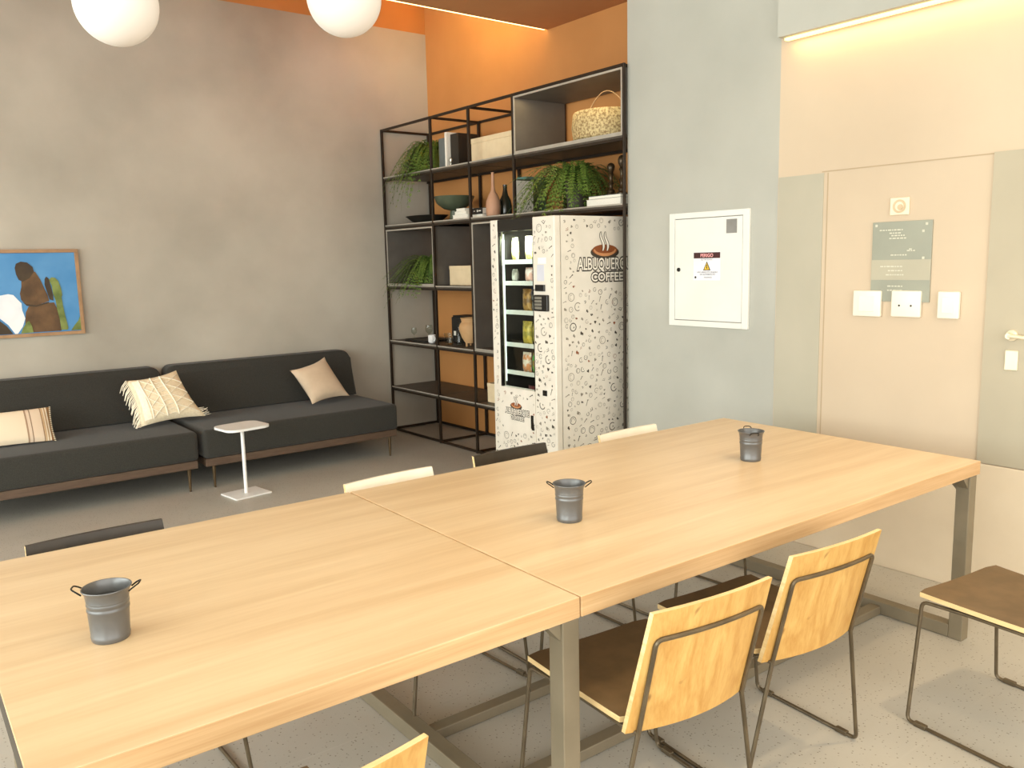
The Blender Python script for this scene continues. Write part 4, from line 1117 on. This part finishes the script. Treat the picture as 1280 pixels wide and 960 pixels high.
# ------------------------------------------------------------------ sockets, with reflected plaque and plate rebuilt on the wall
def plate(label, y0, y1, z0, z1, holes=(), split=False):
    yc, zc = (y0 + y1) / 2, (z0 + z1) / 2
    o = thing('socket_plate', label, 'socket', (WX, yc, zc), 0, 'ivory plates on the beige wall')
    w, hh = (y1 - y0) / 2, (z1 - z0) / 2
    obj('plate', bx(-.022, -.0005, -w, w, -hh, hh, bev=.006, seg=3), M['socket'], o, True)
    if split:
        obj('rocker', bx(-.0255, -.0222, -w * .55, w * .55, -hh * .6, hh * .6, bev=.002), M['socket'], o)
    for yy in holes:
        b = new_bm(); lathe(b, [(0, 0), (.005, 0), (.005, .0006), (0, .0006)], 14); b.transform(Matrix.Translation((-.0221, yy, -.008)) @ Matrix.Rotation(-PI / 2, 4, 'Y'))
        obj('hole', b, M['black'], o)
plate('plain ivory wall plate left of the twin-hole socket', 2.184, 2.330, 1.273, 1.402, split=True)
plate('ivory socket plate with two black holes over the plaque', 1.986, 2.130, 1.277, 1.404, holes=(.03, -.028))
plate('narrow ivory wall plate, nearest the reflected door', 1.808, 1.906, 1.277, 1.403, split=True)
t = thing('reflected_plaque', 'reflected grey green plaque with pale lettering, rebuilt on the wall above the socket plates', 'plaque', (WX, 2.098, 1.54))  # reflection of a plaque, modelled as a solid board
obj('board', bx(-.008, -.0004, -.147, .147, -.19, .195, bev=.001), M['plaque'], t)
obj('middle_band', bx(-.009, -.0083, -.147, .147, -.085, .012), M['plaque_mid'], t)
b = new_bm(); rl = random.Random(9)
for z, a0, a1 in ((.155, -.02, .11), (.140, .0, .06), (.128, -.02, .05), (.115, -.025, .06), (.055, -.07, -.03), (.062, -.055, -.04), (.035, -.03, .05), (-.02, -.02, .10), (-.04, -.02, .06), (-.06, -.03, .07), (-.115, -.03, .06), (-.135, -.02, .06)):
    y = a1
    while y > a0:
        w = rl.uniform(.006, .018)
        if y - w < a0: break
        box(b, -.0097, -.0092, y - w, y, z - .003, z + .003); y -= w + .004
for yy, zz in ((.128, .178), (-.12, .178), (-.105, .145), (-.11, .0195)):
    box(b, -.0097, -.0083, yy - .006, yy + .006, zz - .006, zz + .006, bev=.002)
obj('lettering', b, M['plaquetext'], t)
t = thing('reflected_plate', 'small pale square plate with a ring, a reflection rebuilt above the plaque', 'wall plate', (WX, 2.114, 1.806))  # reflected plate, modelled as a solid one
obj('plate', bx(-.010, -.0004, -.047, .047, -.041, .041, bev=.003), M['reflect_plate'], t)
b = new_bm(); lathe(b, [(.022, 0), (.032, 0), (.032, .003), (.022, .003), (.022, 0)], 28); b.transform(Matrix.Translation((-.0102, 0, 0)) @ Matrix.Rotation(-PI / 2, 4, 'Y')); obj('ring', b, M['callring'], t, True)
b = new_bm(); lathe(b, [(0, 0), (.014, 0), (.013, .003), (0, .003)], 20); b.transform(Matrix.Translation((-.0102, -.004, -.004)) @ Matrix.Rotation(-PI / 2, 4, 'Y')); obj('button', b, M['callring'], t, True)

# ------------------------------------------------------------------ pendant globes
def pendant(label, x, y, z, r):
    t = thing('pendant_globe', label, 'pendant lamp', (x, y, z), 0, 'globe pendants over the tables')
    b = new_bm(); bmesh.ops.create_uvsphere(b, u_segments=40, v_segments=24, radius=r); obj('globe', b, M['globe'], t, True)
    b = new_bm(); lathe(b, [(0, 0), (.03, 0), (.032, .01), (.022, .05), (0, .052)], 20, 0, 0, r - .006); obj('cap', b, M['blackwire'], t, True)
    b = new_bm(); tube(b, [(0, 0, r + .045), (0, 0, CZ - z - .02)], .003, 8); obj('cord', b, M['blackwire'], t)
    b = new_bm(); lathe(b, [(0, 0), (.05, 0), (.05, .019), (0, .019)], 24, 0, 0, CZ - z - .0195); obj('ceiling_rose', b, M['blackwire'], t, True)
pendant('white globe pendant over the shorter table, leftmost of two', .534, 2.12, 2.182, .0905)
pendant('white globe pendant over the longer table, near the ceiling glow', 1.104, 2.12, 2.286, .0975)

# ------------------------------------------------------------------ lights
def area(name, loc, rot, sx, sy, power, col, spread=None):
    d = bpy.data.lights.new(name, 'AREA'); d.shape = 'RECTANGLE'; d.size = sx; d.size_y = sy; d.energy = power; d.color = col
    if spread: d.spread = spread
    o = bpy.data.objects.new(name, d); C.objects.link(o); o.location = loc; o.rotation_euler = rot
    return o
# daylight through the side window and the glazed front behind the viewer
area('daylight_side_window', (-4.3, 1.8, 1.8), (0, -PI / 2, 0), 2.6, 9.0, 640, (.97, .99, 1.0))
area('daylight_shopfront', (.2, -3.3, 1.9), (PI / 2, 0, 0), 7.5, 2.9, 230, (1.0, .98, .94))
# tube inside the vending machine
area('machine_tube', (VX0 + .075, 4.47, 1.755), (0, math.radians(-25), 0), .03, .30, 7.5, (.90, 1.0, .93))
# added strip lights, standing in for warm light lines reflected in glass
def aim(d): return Vector(d).to_track_quat('-Z', 'Y').to_euler()
area('added_ceiling_glow', (3.75, 5.33, CZ + .10), aim((.75, .45, .45)), 1.3, .05, 13, (1.0, .74, .30), math.radians(130))
area('added_alcove_glow', (4.40, 6.2, 4.10), aim((.78, -.12, -.6)), 1.5, .05, 14, (1.0, .74, .30), math.radians(115))
area('added_soffit_glow', (WX - .045, .8, 2.686), (0, 0, 0), .03, 3.8, 5.5, (1.0, .62, .28))
area('added_box_glow', (4.03, 4.50, 2.765), (0, 0, 0), .02, 1.0, 2.6, (1.0, .74, .38))  # added lamp for the reflected glow across the box
# added unseen spots that warm the right side like the reflected light
def spot(name, loc, power, ang=1.9, col=(1, .74, .44), rad=.06):
    d = bpy.data.lights.new(name, 'SPOT'); d.energy = power; d.spot_size = ang; d.spot_blend = .8; d.shadow_soft_size = rad; d.color = col
    o = bpy.data.objects.new(name, d); C.objects.link(o); o.location = loc
    return o
k = 0
for x, y, p in ((2.9, .6, 85), (1.7, .8, 45)):
    spot('added_warm_spot', (x, y, CZ - .02), p)

w = bpy.data.worlds.new('World'); SC.world = w; w.use_nodes = True
wn = w.node_tree.nodes; wl = w.node_tree.links
bgn = wn['Background']
tc = wn.new('ShaderNodeTexCoord'); sx = wn.new('ShaderNodeSeparateXYZ'); rp = wn.new('ShaderNodeValToRGB')
wl.new(tc.outputs['Generated'], sx.inputs[0]); wl.new(sx.outputs['Z'], rp.inputs['Fac'])
rp.color_ramp.elements[0].position = .0; rp.color_ramp.elements[0].color = (.85, .80, .72, 1)
rp.color_ramp.elements[1].position = .5; rp.color_ramp.elements[1].color = (.95, .98, 1.0, 1)
wl.new(rp.outputs['Color'], bgn.inputs['Color']); bgn.inputs['Strength'].default_value = .9

# ------------------------------------------------------------------ camera
cam = bpy.data.cameras.new('Camera'); co = bpy.data.objects.new('Camera', cam); C.objects.link(co)
fw = Vector((.6042467, .78352935, -.1448022)); rt = Vector((.7896566, -.61313533, -.02252817)); up = Vector((.10643483, .10073144, .98920413))
co.matrix_world = Matrix(((rt.x, up.x, -fw.x, 0), (rt.y, up.y, -fw.y, 0), (rt.z, up.z, -fw.z, 1.59), (0, 0, 0, 1)))
cam.sensor_width = 36; cam.lens = 1053.67 * 36 / 1280; cam.clip_start = .05; cam.clip_end = 60
SC.camera = co
SC.view_settings.view_transform = 'Standard'
try: SC.view_settings.look = 'None'
except Exception: pass
SC.view_settings.exposure = 0.0; SC.view_settings.gamma = 1.0; SC.view_settings.use_curve_mapping = False
SC.cycles.use_denoising = True
SC.cycles.max_bounces = 8
